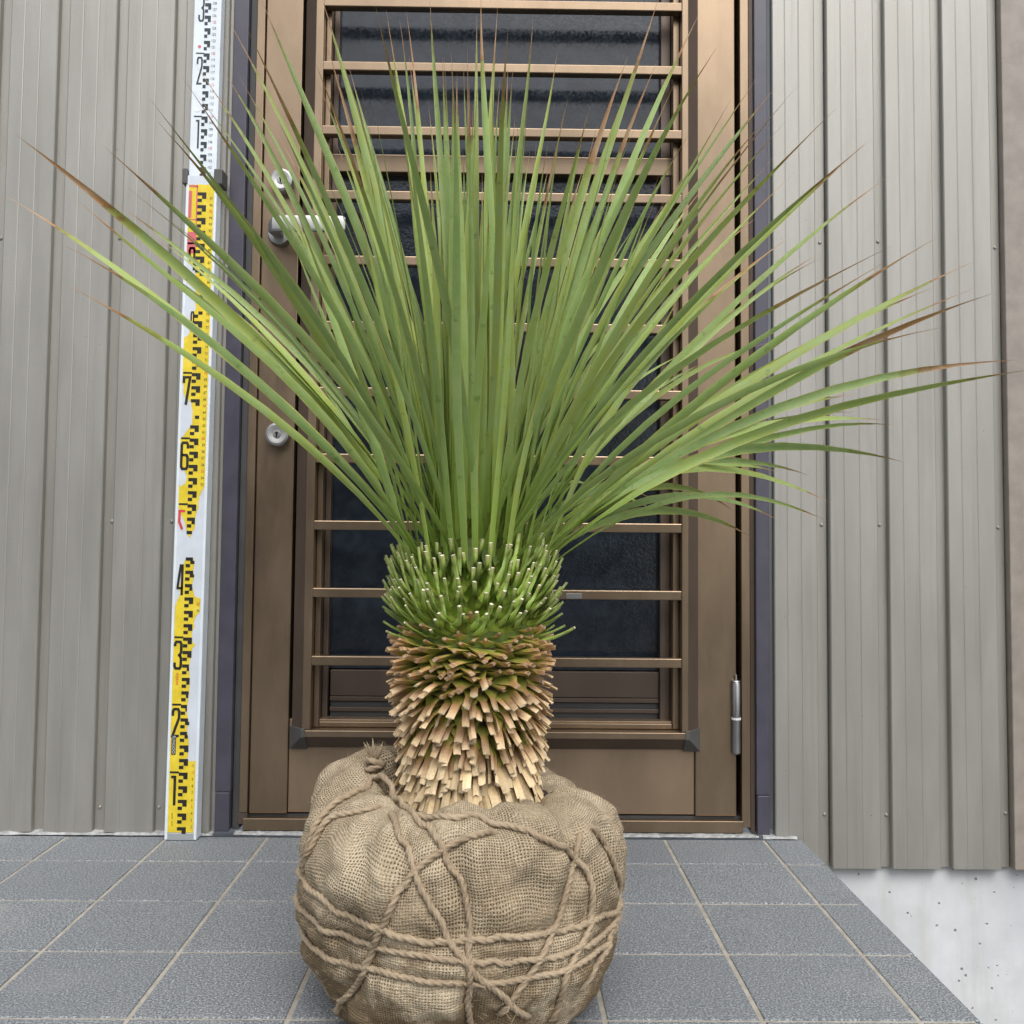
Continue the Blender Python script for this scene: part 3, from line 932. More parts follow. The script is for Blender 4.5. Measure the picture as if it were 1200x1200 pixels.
# big digits drawn as strokes in a 1 x 2 cell
DIG = {'1': [[(.1, 1.9), (.62, 1.9), (.62, 0)]], '2': [[(.05, 1.45), (.05, 1.75), (.2, 1.9), (.75, 1.9), (.9, 1.75), (.9, 1.3), (.08, .1), (.95, .1)]],
       '3': [[(.05, 1.6), (.05, 1.75), (.2, 1.9), (.75, 1.9), (.9, 1.75), (.9, 1.2), (.72, 1.0), (.45, 1.0)], [(.72, 1.0), (.9, .8), (.9, .25), (.75, .1), (.2, .1), (.05, .25), (.05, .5)]],
       '4': [[(.75, 0), (.75, 1.9), (.45, 1.9), (.05, .6), (.05, .45), (.95, .45)]], '6': [[(.9, 1.5), (.9, 1.75), (.75, 1.9), (.2, 1.9), (.05, 1.75), (.05, .25), (.2, .1), (.75, .1), (.9, .25), (.9, .9), (.75, 1.05), (.05, 1.05)]],
       '7': [[(.05, 1.5), (.05, 1.9), (.9, 1.9), (.4, 0)]], '9': [[(.9, 1.05), (.2, 1.05), (.05, 1.2), (.05, 1.75), (.2, 1.9), (.75, 1.9), (.9, 1.75), (.9, .3)]],
       '5': [[(.9, 1.9), (.1, 1.9), (.1, 1.2), (.55, .7)]], '8': [[(.2, 1.05), (.05, 1.2), (.05, 1.75), (.2, 1.9), (.75, 1.9), (.9, 1.75), (.9, 1.2), (.75, 1.05), (.2, 1.05), (.05, .9), (.05, .5)]]}
def stroke(b, pts, wd, fn, y):
    """thick polyline with mitred joins"""
    n = len(pts)
    L, Rr = [], []
    P = [Vector(fn(*p)) for p in pts]
    for i in range(n):
        d1 = (P[i] - P[i - 1]).normalized() if i else None
        d2 = (P[i + 1] - P[i]).normalized() if i < n - 1 else None
        d1 = d1 or d2
        d2 = d2 or d1
        n1, n2 = Vector((-d1.y, d1.x)), Vector((-d2.y, d2.x))
        m_ = (n1 + n2).normalized()
        s_ = min(1.8, 1 / max(0.3, m_.dot(n1)))
        L.append(P[i] + m_ * wd / 2 * s_)
        Rr.append(P[i] - m_ * wd / 2 * s_)
    for i in range(n - 1):
        vs = [b.verts.new((q.x, y, q.y)) for q in (L[i], L[i + 1], Rr[i + 1], Rr[i])]
        b.faces.new(vs)
def digit(ch, FX, x0, x1, vtop, hgt, mat, wd, y, slant=0.0):
    b = bmesh.new()
    for pts in DIG[ch]:
        stroke(b, pts, wd, lambda px_, py_: (FX(x0) + (FX(x1) - FX(x0)) * px_, (vtop - hgt + hgt * py_ / 2) / 100), y)
    me = bm_done(b, 'digit')
    link('digit', me, mat, staff)
for ch, v in (('1', 10), ('2', 20), ('3', 30), ('6', 60), ('7', 70)):
    digit(ch, LX, .13, .36, v - 0.45, 4.4, 'ink', 0.0040, ink_y)
digit('4', LX, .15, .34, 41.0, 4.7, 'ink', 0.0036, ink_y)
digit('5', LX, .12, .34, 49.2, 4.6, 'ink_red', 0.0036, ink_y)
digit('9', LX, .18, .36, 89.5, 4.3, 'ink', 0.0036, ink_y)
digit('8', LX, .30, .39, 79.6, 4.3, 'ink', 0.0022, ink_y)
for ch, v in (('1', 110), ('2', 120), ('3', 130), ('4', 140), ('6', 160), ('7', 170)):
    digit(ch, UX, .18, .37, v - 0.45, 4.6, 'ink_teal', 0.0026, 0.0026)
# red metre block
quads('red_block', [(LX(.10), LX(.38), .885, .918), (LX(.10), LX(.20), .940, .982), (LX(.345), LX(.385), .93, .99), (LX(.10), LX(.385), .988, .991), (LX(.10), LX(.38), .9365, .938)], 'ink_pink', ink_y)
b = bmesh.new()
bmesh.ops.create_circle(b, cap_ends=True, radius=0.0025, segments=16, matrix=Matrix.Translation((UX(.24), 0.0026, 1.2105)) @ Matrix.Rotation(rad(90), 4, 'X'))
link('red_dot', bm_done(b, 'red_dot'), 'ink_pink', staff)
b = bmesh.new()
bmesh.ops.create_circle(b, cap_ends=True, radius=0.0042, segments=18, matrix=Matrix.Translation((UX(.22), 0.0026, 1.111)) @ Matrix.Rotation(rad(90), 4, 'X'))
link('round_label', bm_done(b, 'round_label'), 'paper', staff)
dgc = {}
def glyphs(name, s, size, xs, place, mat, parent):
    """flat lettering from the built-in font; place = 4x4"""
    key = (s, size, xs)
    if key not in dgc:
        cu = bpy.data.curves.new('lettering', 'FONT')
        cu.body = s
        cu.size = size
        cu.align_x = 'CENTER'
        cu.align_y = 'CENTER'
        cu.resolution_u = 2
        ob = bpy.data.objects.new('lettering', cu)
        COL.objects.link(ob)
        dg = bpy.context.evaluated_depsgraph_get()
        dg.update()
        me = bpy.data.meshes.new_from_object(ob.evaluated_get(dg))
        bpy.data.objects.remove(ob)
        me.materials.clear()
        me.transform(Matrix.Diagonal((xs, 1, 1, 1)))
        dgc[key] = me
    me = dgc[key].copy()
    return link(name, me, mat, parent, place)
def num_at(s, x, z, y, size, xs, mat):
    return glyphs('numeral', s, size, xs, Matrix.Translation((x, y, z)) @ FRONT, mat, staff)
for v in range(2, 98):
    if okl(.84, v - 0.4) and okl(.84, v + 0.4):
        num_at(str(v), LX(.825), v / 100, ink_y, 0.0062, 0.75, 'ink_red' if v % 5 == 0 else 'ink')
for v in range(101, 135):
    num_at(str(v), UX(.75), v / 100, 0.0026, 0.0062, 0.72, 'ink_pink' if v % 5 == 0 else 'ink_teal')
VERT = lambda x, z, y: Matrix.Translation((x, y, z)) @ FRONT @ Matrix.Rotation(rad(-90), 4, 'Z')
glyphs('red_lettering', 'myzox', 0.0075, 0.92, VERT(LX(.25), .238, ink_y), 'ink_red', staff)
box('lettering_badge', LX(.13), LX(.265), ink_y - 0.0002, ink_y + 0.0004, .126, .1555, 'ink', staff, 0.0018)
glyphs('badge_lettering', 'SUNGOO', 0.0062, 1.0, VERT(LX(.2), .141, ink_y - 0.0006), 'paper', staff)
glyphs('small_lettering', 'myzox   co.ltd', 0.0038, 0.9, VERT(LX(.23), .031, ink_y), 'ink', staff)

# ================================================================== BURLAP ROOT BALL
YC = 1.000
bcx = onY(543, 1040, YC).x
tcx = onY(553, 800, YC).x
CEN = Vector((bcx, YC, 0))
ball = empty('burlap_root_ball', (bcx, YC, 0), 'bulging root ball wrapped in brown burlap and bound with jute rope on the grey tiles', 'root ball')
prof = [(.076, .0006), (.100, .003), (.117, .010), (.132, .024), (.144, .044), (.152, .068), (.156, .095), (.1565, .120), (.156, .148), (.151, .172), (.142, .191), (.126, .204), (.106, .209), (.091, .207), (.083, .198), (.079, .182), (.077, .155)]
def samp(prof, t):
    f = t * (len(prof) - 1)
    i = min(int(f), len(prof) - 2)
    f -= i
    p0, p1, p2, p3 = prof[max(i - 1, 0)], prof[i], prof[i + 1], prof[min(i + 2, len(prof) - 1)]
    return tuple(0.5 * (2 * b_ + (c_ - a_) * f + (2 * a_ - 5 * b_ + 4 * c_ - d_) * f * f + (3 * b_ - a_ - 3 * c_ + d_) * f ** 3) for a_, b_, c_, d_ in zip(p0, p1, p2, p3))
NA, NP = 288, 120
def gauss(d, s):
    return math.exp(-(d / s) ** 2)
def adiff(a, b_):
    return (a - b_ + math.pi) % (2 * math.pi) - math.pi
def ball_pt(a, t):
    r, z = samp(prof, t)
    n = Vector((math.cos(a), math.sin(a), 0))
    q = Vector((n.x * 2.2, n.y * 2.2, z * 16))
    topf = max(0.0, min(1.0, (z - 0.12) / 0.07))
    lump = 0.0085 * mnoise.noise(q + Vector((5.2, 1, 3))) + 0.0045 * mnoise.noise(q * 2.7 + Vector((9, 4, 1))) + 0.0022 * mnoise.noise(q * 6.5)
    fold = 0.0060 * topf * math.sin(a * 9 + 5 * mnoise.noise(Vector((n.x * 2, n.y * 2, 7)))) + 0.0028 * topf * math.sin(a * 23 + z * 60 + 6 * mnoise.noise(Vector((n.x * 3, n.y * 3, 2))))
    mid = min(1.0, max(0.0, z / 0.03))
    r2 = r + (lump + fold) * mid
    z2 = z + topf * (0.009 * mnoise.noise(Vector((n.x * 2.6, n.y * 2.6, 11))) + 0.004 * math.sin(a * 11 + 3 * mnoise.noise(Vector((n.x * 3, n.y * 3, 5)))))
    # gathered corner at the back left, smaller one on the right, bulging shoulder front left
    g = gauss(adiff(a, rad(152)), 0.40) * topf
    z2 += 0.024 * g
    r2 += 0.006 * g
    g = gauss(adiff(a, rad(8)), 0.42) * topf
    z2 -= 0.012 * g
    g = gauss(adiff(a, rad(222)), 0.42) * gauss((z - 0.155), 0.045)
    r2 += 0.010 * g
    z2 += 0.006 * g
    g = gauss(adiff(a, rad(300)), 0.5) * gauss((z - 0.14), 0.05)
    r2 -= 0.004 * g
    return CEN + n * r2 + Vector((0, 0, max(0.0006, z2)))
def ball_grid():
    return [[ball_pt(2 * math.pi * i / NA, j / (NP - 1)) for i in range(NA)] for j in range(NP)]
G = ball_grid()
def bvh_of(G):
    vs = [p for row in G for p in row]
    fs = []
    for j in range(NP - 1):
        for i in range(NA):
            k2 = (i + 1) % NA
            fs.append((j * NA + i, j * NA + k2, (j + 1) * NA + k2, (j + 1) * NA + i))
    return BVHTree.FromPolygons(vs, fs), vs, fs
bvh, _, _ = bvh_of(G)
def hit(px, py):
    d = ray(px, py).normalized()
    h = bvh.ray_cast(CAM, d)
    if h[0]:
        return h[0]
    p = onY(px, py, YC - 0.02)
    return bvh.find_nearest(p)[0]
def catmull(P, step, closed=False):
    out = []
    n = len(P)
    rng_ = n if closed else n - 1
    for i in range(rng_):
        g = (lambda k2: P[k2 % n]) if closed else (lambda k2: P[max(0, min(n - 1, k2))])
        p0, p1, p2, p3 = g(i - 1), g(i), g(i + 1), g(i + 2)
        m_ = max(2, int((p2 - p1).length / step))
        for k2 in range(m_):
            f = k2 / m_
            out.append(0.5 * (2 * p1 + (p2 - p0) * f + (2 * p0 - 5 * p1 + 4 * p2 - p3) * f * f + (3 * p1 - p0 - 3 * p2 + p3) * f ** 3))
    if not closed:
        out.append(P[-1])
    return out
def polar(a_deg, z):
    """point on the ball from azimuth and height"""
    a = rad(a_deg)
    n = Vector((math.cos(a), math.sin(a), 0))
    h = bvh.ray_cast(CEN + n * 0.4 + Vector((0, 0, z)), -n)
    return h[0] if h[0] else CEN + n * 0.16 + Vector((0, 0, z))
ROPES = [
    ([(441, 905), (485, 950), (505, 972), (520, 996), (540, 1036), (548, 1076), (550, 1117), (550, 1160), (551, 1200), (552, 1222)], None),
    ([(457.5, 948), (466, 970), (478, 996), (492, 1040), (518, 1084), (540, 1120), (562, 1146), (591, 1172), (625, 1200)], None),
    ([(586, 968), (560, 977), (536, 986.5), (503, 1007), (478, 1029), (456, 1069), (437, 1109), (419, 1150), (410, 1200)], None),
    ([(478, 950), (489, 951), (525, 955), (569, 959), (610, 970), (643, 985), (672, 1003), (690, 1025), (696, 1051), (694, 1080), (683, 1109), (665, 1146), (657, 1179), (643, 1205)], None),
    ([(681, 970), (674, 1007), (666.5, 1043), (659, 1073), (646, 1102), (628, 1135), (606, 1168), (580, 1197)], None),
    ([(355, 1032), (375, 1054), (401, 1073), (441, 1089), (467, 1100), (503, 1105), (547, 1102), (595, 1100), (646, 1093), (694, 1080), (730, 1062)], 'loop'),
    ([(357, 1073), (393, 1095), (441, 1113), (485, 1120), (540, 1126), (613, 1128), (679, 1113), (715, 1090)], 'loop'),
    ([(364, 1113), (401, 1130), (441, 1137), (485, 1150), (540, 1155), (584, 1153), (632, 1146), (690, 1125)], 'loop'),
    ([(450, 940), (430, 946), (393, 953.5), (375, 970), (360, 996), (353, 1021), (352, 1050)], None),
    ([(441, 905), (418, 925), (392, 940), (372, 962), (356, 1000), (353, 1030)], None),
    ([(690, 965), (708, 985), (722, 1015), (727, 1050), (718, 1095), (700, 1135), (680, 1170)], None),
]
paths = []
for pts, md in ROPES:
    P = [hit(*p) for p in pts]
    if md == 'loop':
        a0 = math.degrees(math.atan2(P[-1].y - YC, P[-1].x - bcx))
        a1 = math.degrees(math.atan2(P[0].y - YC, P[0].x - bcx))
        while a1 < a0:
            a1 += 360
        z0_, z1_ = P[-1].z, P[0].z
        n = 12
        P += [polar(a0 + (a1 - a0) * i / n, z0_ + (z1_ - z0_) * i / n) for i in range(1, n)]
    paths.append((catmull(P, 0.0020, md == 'loop'), md == 'loop'))
# the ropes press into the cloth
from mathutils.kdtree import KDTree
allp = [p for q, _ in paths for p in q]
kd = KDTree(len(allp))
for i, p in enumerate(allp):
    kd.insert(p, i)
kd.balance()
for j in range(NP):
    for i in range(NA):
        p = G[j][i]
        if p.z < 0.004:
            continue
        d = kd.find(p)[2]
        n = (p - CEN - Vector((0, 0, 0.10)))
        n.normalize()
        G[j][i] = p - n * (0.0050 * gauss(d, 0.009)) + n * 0.0016 * gauss(d - 0.022, 0.013)
bvh, vs, fs = bvh_of(G)
me = bpy.data.meshes.new('burlap_wrap')
me.from_pydata(vs, [], fs)
uvl = me.uv_layers.new(name='UVMap')
arc = [0.0]
for j in range(1, NP):
    arc.append(arc[-1] + (G[j][0] - G[j - 1][0]).length)
for p in me.polygons:
    p.use_smooth = True
    for li in p.loop_indices:
        vi = me.loops[li].vertex_index
        j, i = divmod(vi, NA)
        a = i / NA
        if i == 0 and any(me.loops[l2].vertex_index % NA == NA - 1 for l2 in p.loop_indices):
            a = 1.0
        uvl.data[li].uv = (a * 2 * math.pi * 0.150, arc[j])
BI = Matrix.Translation((-bcx, -YC, 0))
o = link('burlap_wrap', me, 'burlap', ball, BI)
# bottom closing and soil
lathe('soil', [(0, .166), (.03, .168), (.06, .170), (.080, .172), (.086, .160)], 48, 'soil', ball, Matrix.Translation((tcx - bcx, 0, 0.026)))
hairs = []
def rope(path, closed, radius, seed, snap=True):
    rr = random.Random(seed)
    P, Nn = [], []
    for p in path:
        loc, nrm, _, _ = bvh.find_nearest(p)
        if not snap:
            P.append(p)
            Nn.append((p - KC).normalized())
            continue
        if nrm.dot(loc - CEN - Vector((0, 0, 0.1))) < 0:
            nrm = -nrm
        if seed == 11 and (loc - p).length > 0.0085:
            loc = p
        ii = len(P)
        P.append(loc + nrm * radius * (0.72 if closed else -1.6 + 2.32 * min(1, ii / 6, (len(path) - 1 - ii) / 6)))
        Nn.append(nrm)
    for _ in range(3):      # taut: smooth the line
        Q = P[:]
        for i in range(len(P)):
            if closed or 0 < i < len(P) - 1:
                Q[i] = P[i] * 0.5 + (P[i - 1] + P[(i + 1) % len(P)]) * 0.25
        P = Q
    n = len(P)
    vs_, fs_, uv_ = [], [], []
    K = 24
    s_ = 0.0
    for i in range(n):
        a, c = P[i - 1] if (closed or i) else P[i], P[(i + 1) % n] if (closed or i < n - 1) else P[i]
        t = (c - a).normalized()
        nn = (Nn[i] - t * Nn[i].dot(t)).normalized()
        bb = t.cross(nn)
        if i:
            s_ += (P[i] - P[i - 1]).length
        tw = 2 * math.pi * s_ / 0.025
        rk = radius * (1 + 0.10 * mnoise.noise(Vector((s_ * 25, seed, 0)))) * (1 if closed else max(.12, min(1, (i + .4) / 4, (n - i - .6) / 4)))
        for k2 in range(K):
            th = 2 * math.pi * k2 / K
            r2 = rk * (0.54 + 0.54 * abs(math.cos(1.5 * (th - tw))) ** 0.9)
            uv_.append((((th - tw) / (2 * math.pi)) * 0.024, s_))
            v = P[i] + (nn * math.cos(th) + bb * math.sin(th)) * r2
            vs_.append(v)
            if rr.random() < 0.045:
                hairs.append((v, (v - P[i]).normalized() + t * rr.uniform(-1.2, 1.2) + bb * rr.uniform(-.6, .6), rr.uniform(0.003, 0.010)))
    for i in range(n if closed else n - 1):
        for k2 in range(K):
            a, c = i * K + k2, i * K + (k2 + 1) % K
            d, e = ((i + 1) % n) * K + k2, ((i + 1) % n) * K + (k2 + 1) % K
            fs_.append((a, c, e, d))
    m_ = bpy.data.meshes.new('rope')
    m_.from_pydata(vs_, [], fs_)
    ul = m_.uv_layers.new(name='UVMap')
    for li, lp in enumerate(m_.loops):
        ul.data[li].uv = uv_[lp.vertex_index]
    return link('rope', m_, 'rope', ball, BI, smooth=True)
for i, (p, c) in enumerate(paths):
    rope(p, c, 0.0030 if i not in (6, 7) else 0.0027, 11 + i)
# knot at the gathered corner with loose ends
kn = hit(437, 903)
KC = kn + Vector((0.002, 0.0, 0.004))
for q in range(3):
    ring = [KC + Vector((.0085 * math.cos(t_), .0085 * math.sin(t_), -.006 + .0055 * q + .003 * math.sin(t_ + q * 2))) for t_ in [2 * math.pi * u_ / 26 for u_ in range(26)]]
    rope(ring, True, .0030, 60 + q, False)
tuft = []
for q in range(5):
    d_ = Vector((R_.uniform(-.6, .6), R_.uniform(-.6, .3), 1)).normalized()
    tuft = [KC + d_ * (.004 * u_) + Vector((0, 0, .004)) for u_ in range(7)]
    rope(tuft, False, .0026, 70 + q, False)
for q in range(60):
    hairs.append((KC + Vector((R_.uniform(-.006, .006), R_.uniform(-.006, .006), .010)), Vector((R_.uniform(-1, 1), R_.uniform(-1, 1), 1)), R_.uniform(.006, .014)))
for i in range(2600):
    a, t = R_.uniform(0, 2 * math.pi), R_.uniform(0.25, 0.82)
    p = G[int(t * (NP - 1))][int(a / (2 * math.pi) * NA) % NA]
    n = (p - CEN - Vector((0, 0, 0.1))).normalized()
    hairs.append((p, n * 0.7 + Vector((R_.uniform(-1, 1), R_.uniform(-1, 1), R_.uniform(-.6, 1))), R_.uniform(0.003, 0.009)))
for i in range(14):     # frayed rope end on the right
    p = hit(705 + R_.uniform(-6, 6), 955 + R_.uniform(0, 8))
    hairs.append((p, Vector((1, -.2, R_.uniform(-.1, .6))), R_.uniform(0.01, 0.022)))
vs_, fs_ = [], []
for p, d, L in hairs:
    d = d.normalized()
    sdv = d.cross(Vector((R_.uniform(-1, 1), R_.uniform(-1, 1), R_.uniform(-1, 1))))
    sdv.normalize()
    cu_ = sdv.cross(d) * L * R_.uniform(-.5, .5)
    w0 = 0.00011
    a = len(vs_)
    m_ = p + d * L * .5 + cu_ * .3
    e = p + d * L + cu_
    vs_ += [p - sdv * w0, p + sdv * w0, m_ + sdv * w0 * .8, m_ - sdv * w0 * .8, e]
    fs_ += [(a, a + 1, a + 2, a + 3), (a + 3, a + 2, a + 4)]
me = bpy.data.meshes.new('loose_fibres')
me.from_pydata(vs_, [], fs_)
tag(link('loose_fibres', me, 'fibre', ball, BI), kind='stuff')

# ================================================================== YUCCA
yuc = empty('yucca', (tcx, YC, 0.17), 'spiky green yucca with trimmed shaggy trunk and a fan of narrow leaves', 'plant')
YI = Matrix.Translation((-tcx, -YC, -0.17))
CT = Vector((tcx, YC, 0))
def core_r(z):
    pts = [(.165, .070), (.205, .064), (.24, .058), (.29, .058), (.33, .062), (.365, .067), (.395, .070), (.42, .063), (.45, .044), (.50, .018)]
    for (z0, r0), (z1, r1) in zip(pts, pts[1:]):
        if z <= z1:
            return r0 + (r1 - r0) * (z - z0) / (z1 - z0)
    return .01
lathe('trunk', [(max(.003, core_r(z) - 0.003 - max(0, z - .38) * .6), z - 0.17) for z in [.165 + .01 * i for i in range(28)]] + [(0, .445 - .17)], 40, 'core', yuc, Matrix.Identity(4))
lathe('crown_core', [(max(.004, core_r(z) - 0.0022 - max(0, z - .392) * .42), z - 0.17) for z in [.352 + .006 * i for i in range(18)]], 40, 'core_green', yuc, Matrix.Identity(4))

def stub_mesh(name, L, wb, wt, th, bend, mat, rr, cut=True, fray=0.0, waist=0.28):
    """leaf base: wide clasp at the trunk narrowing to a cut strap; local x outwards, y width, z up"""
    b = bmesh.new()
    uvl = b.loops.layers.uv.new('UVMap')
    ts = [0, .10, waist, .55, .8, 1.0]
    rings = []
    ang = -bend * 0.5
    p = Vector((0, 0, 0))
    tw = rr.uniform(-.25, .25)
    side = rr.uniform(-.12, .12)
    for i, t in enumerate(ts):
        if i:
            ds = (t - ts[i - 1]) * L
            ang = -bend * 0.5 + bend * t
            p = p + Vector((math.cos(ang), side * t, math.sin(ang))) * ds
        w_ = wt + (wb - wt) * max(0, 1 - t / waist) ** 1.6 if t < waist else wt * (1.08 - .1 * t)
        h_ = th * (1 - 0.25 * t)
        up_v = Vector((-math.sin(ang), 0, math.cos(ang)))
        yv = Vector((0, 1, 0)) * math.cos(tw * t) + up_v * math.sin(tw * t)
        zv = up_v * math.cos(tw * t) - Vector((0, 1, 0)) * math.sin(tw * t)
        cup = h_ * 0.30 + (0.25 * w_ * max(0, .3 - t))
        jx = Vector((rr.uniform(-1, 1), rr.uniform(-1, 1), 0)) * 0.0004
        cup *= (1 - .8 * t)
        rg = [p - yv * w_ / 2 + zv * cup + jx, p - zv * h_ * .5, p + yv * w_ / 2 + zv * cup, p + zv * h_ * .5]
        if fray and t == 1.0:
            rg = [q + Vector((rr.uniform(-1, 1) * fray, 0, 0)) for q in rg]
        rings.append([b.verts.new(q) for q in rg])
    us = (0.0, 0.5, 1.0, 0.5)
    for i in range(len(ts) - 1):
        for k2 in range(4):
            f = b.faces.new((rings[i][k2], rings[i][(k2 + 1) % 4], rings[i + 1][(k2 + 1) % 4], rings[i + 1][k2]))
            f.smooth = mat == 'stub_g'
            for lp, (uu, vv) in zip(f.loops, ((us[k2], ts[i]), (us[(k2 + 1) % 4], ts[i]), (us[(k2 + 1) % 4], ts[i + 1]), (us[k2], ts[i + 1]))):
                lp[uvl].uv = (uu, vv)
    f = b.faces.new(rings[-1])
    for lp in f.loops:
        lp[uvl].uv = (0.5, 1.3 if cut else 1.0)
    bmesh.ops.recalc_face_normals(b, faces=b.faces)
    me = bpy.data.meshes.new(name)
    b.to_mesh(me)
    b.free()
    me.materials.append(M[mat])
    return me
rs = random.Random(21)
VAR = {
    'a': [stub_mesh('dry_leaf_stub', rs.uniform(.023, .033), .015, rs.uniform(.0056, .0086), .0030, rs.uniform(-.7, -.1), 'stub_a', rs, True, .0016) for _ in range(14)],
    'b': [stub_mesh('dry_leaf_stub', rs.uniform(.026, .031), .023, rs.uniform(.0058, .0078), .0038, rs.uniform(-.6, -.2), 'stub_b', rs, True, .0006, .42) for _ in range(8)],
    'c': [stub_mesh('dry_leaf_stub', rs.uniform(.021, .026), .034, rs.uniform(.0045, .0068), .0060, rs.uniform(-.25, .3), 'stub_c', rs, True, .0018, .72) for _ in range(14)],
    'd': [stub_mesh('green_leaf_stub', rs.uniform(.046, .054), .029, rs.uniform(.0044, .0056), .0040, rs.uniform(.2, .45), 'stub_g', rs, True, 0, .55) for _ in range(8)],
}
def lerp(tab, z):
    for (z0, v0), (z1, v1) in zip(tab, tab[1:]):
        if z <= z1:
            return v0 + (v1 - v0) * max(0, (z - z0)) / (z1 - z0)
    return tab[-1][1]
ELEV = [(.18, -44), (.21, -58), (.235, -62), (.262, -48), (.29, -28), (.32, -8), (.345, 6), (.362, 28), (.378, 46), (.395, 57), (.42, 67)]
SCL = [(.18, 1.0), (.352, 1.0), (.3521, .56), (.38, .74), (.42, .86)]
GA = math.pi * (3 - math.sqrt(5))
insts = []
z = .184
i = 0
while z < .416:
    zq = z + rs.gauss(0, .006)
    zone = 'a' if zq < .256 else 'b' if zq < .318 else 'c' if zq < .362 else 'd'
    dz = {'a': .00015, 'b': .00021, 'c': .00025, 'd': .00019}[zone]
    a = i * GA
    zz = z + rs.uniform(-.0015, .0015)
    insts.append((zone, a + rs.uniform(-.03, .03), zz))
    z += dz
    i += 1
dry_ind, dry_rest = [], []
def stub_matrix(a, zz, zone):
    e = rad(lerp(ELEV, zz) + rs.gauss(0, {'a': 8, 'b': 7, 'c': 9, 'd': 4.5}[zone]))
    s_ = lerp(SCL, zz) * rs.uniform(.88, 1.12)
    r = core_r(zz) - 0.004
    return (Matrix.Translation(CT + Vector((math.cos(a) * r, math.sin(a) * r, zz)) - CT - Vector((0, 0, .17)))
            @ Matrix.Rotation(a + rs.gauss(0, .10), 4, 'Z') @ Matrix.Rotation(-e, 4, 'Y') @ Matrix.Rotation(rs.gauss(0, .38 if zone in 'ab' else .22), 4, 'X') @ Matrix.Diagonal((s_, s_ ** .5, s_ ** .5, 1)))
for zone, a, zz in insts:
    me = rs.choice(VAR[zone])
    mw = stub_matrix(a, zz, zone)
    if zone == 'd':
        link('green_leaf_stub', me, None, yuc, mw)
    else:
        (dry_ind if math.sin(a) < 0.10 else dry_rest).append((math.sin(a), me, mw))
dry_ind.sort(key=lambda q: q[0])
for s_, me, mw in dry_ind[:300]:
    link('dry_leaf_stub', me, None, yuc, mw)
rest = dry_rest + dry_ind[300:]
b = bmesh.new()
mats_ = ['stub_a', 'stub_b', 'stub_c']
me_all = bpy.data.meshes.new('dry_stub_mass')
for m_ in mats_:
    me_all.materials.append(M[m_])
for s_, me, mw in rest:
    n0, nv = len(b.faces), len(b.verts)
    b.from_mesh(me)
    b.verts.ensure_lookup_table()
    b.faces.ensure_lookup_table()
    for v in b.verts[nv:]:
        v.co = mw @ v.co
    mi = [M[q] for q in mats_].index(me.materials[0])
    for f in b.faces[n0:]:
        f.material_index = mi
b.to_mesh(me_all)
b.free()
tag(link('dry_stub_mass', me_all, None, yuc), kind='stuff')
print('stubs', len(insts), 'dry front', len(dry_ind), 'rest', len(rest))

# ---- leaves
def leaf_mesh(P0, P1, P2, width, brown, azim, face, rr, spine=0.07):
    SEG = 13
    ts = [0, .04, .10, .18, .28, .38, .48, .58, .68, .77, .85, .91, .955, 1.0]
    vs_, fs_, uvs = [], [], []
    view = None
    tw = rr.uniform(-1.0, 1.0) if face else rr.uniform(-1.6, 1.6)
    wob = Vector((rr.uniform(-1, 1), rr.uniform(-1, 1), rr.uniform(-1, 1))) * 0.008
    az = Vector((-math.sin(azim), math.cos(azim), 0))
    sgn = 1
    for i, t in enumerate(ts):
        p = P0 * (1 - t) ** 2 + P1 * 2 * t * (1 - t) + P2 * t * t + wob * math.sin(t * math.pi * 1.7) * t
        T = ((P1 - P0) * (1 - t) + (P2 - P1) * t).normalized()
        w_az = (az - T * az.dot(T)).normalized()
        vd = (p - CAM).normalized()
        w_v = T.cross(vd).normalized()
        if i == 0 and w_v.dot(w_az) < 0:
            sgn = -1
        w_v = w_v * sgn
        f = max(0, min(1, (t - .08) / .45))
        f = f * f * (3 - 2 * f) * (0.85 if face else 0.25)
        wv = (w_az * (1 - f) + w_v * f)
        wv = (wv - T * wv.dot(T)).normalized()
        nv = T.cross(wv)
        a = tw * min(1, t * 1.3)
        wv, nv = wv * math.cos(a) + nv * math.sin(a), nv * math.cos(a) - wv * math.sin(a)
        if t < .5:
            wd = .66 + .34 * min(1, t / .5)
        elif t < 1 - spine:
            wd = 1 - .84 * ((t - .5) / (.5 - spine)) ** 2.5
        else:
            wd = .14 * (1 - t) / spine + 0.015
        wd *= width
        k2 = wd * 0.10
        vs_ += [p - wv * wd / 2 + nv * k2, p - nv * k2, p + wv * wd / 2 + nv * k2]
        uvs.append(t / (1 - brown))
    n = len(ts)
    for i in range(n - 1):
        for k2 in range(2):
            a = i * 3 + k2
            fs_.append((a, a + 1, a + 4, a + 3))
    me = bpy.data.meshes.new('leaf')
    me.from_pydata(vs_, [], fs_)
    uvl = me.uv_layers.new(name='UVMap')
    for p in me.polygons:
        p.use_smooth = True
        for li in p.loop_indices:
            vi = me.loops[li].vertex_index
            uvl.data[li].uv = ((vi % 3) * 0.5, uvs[vi // 3])
    return me
rl_ = random.Random(5)
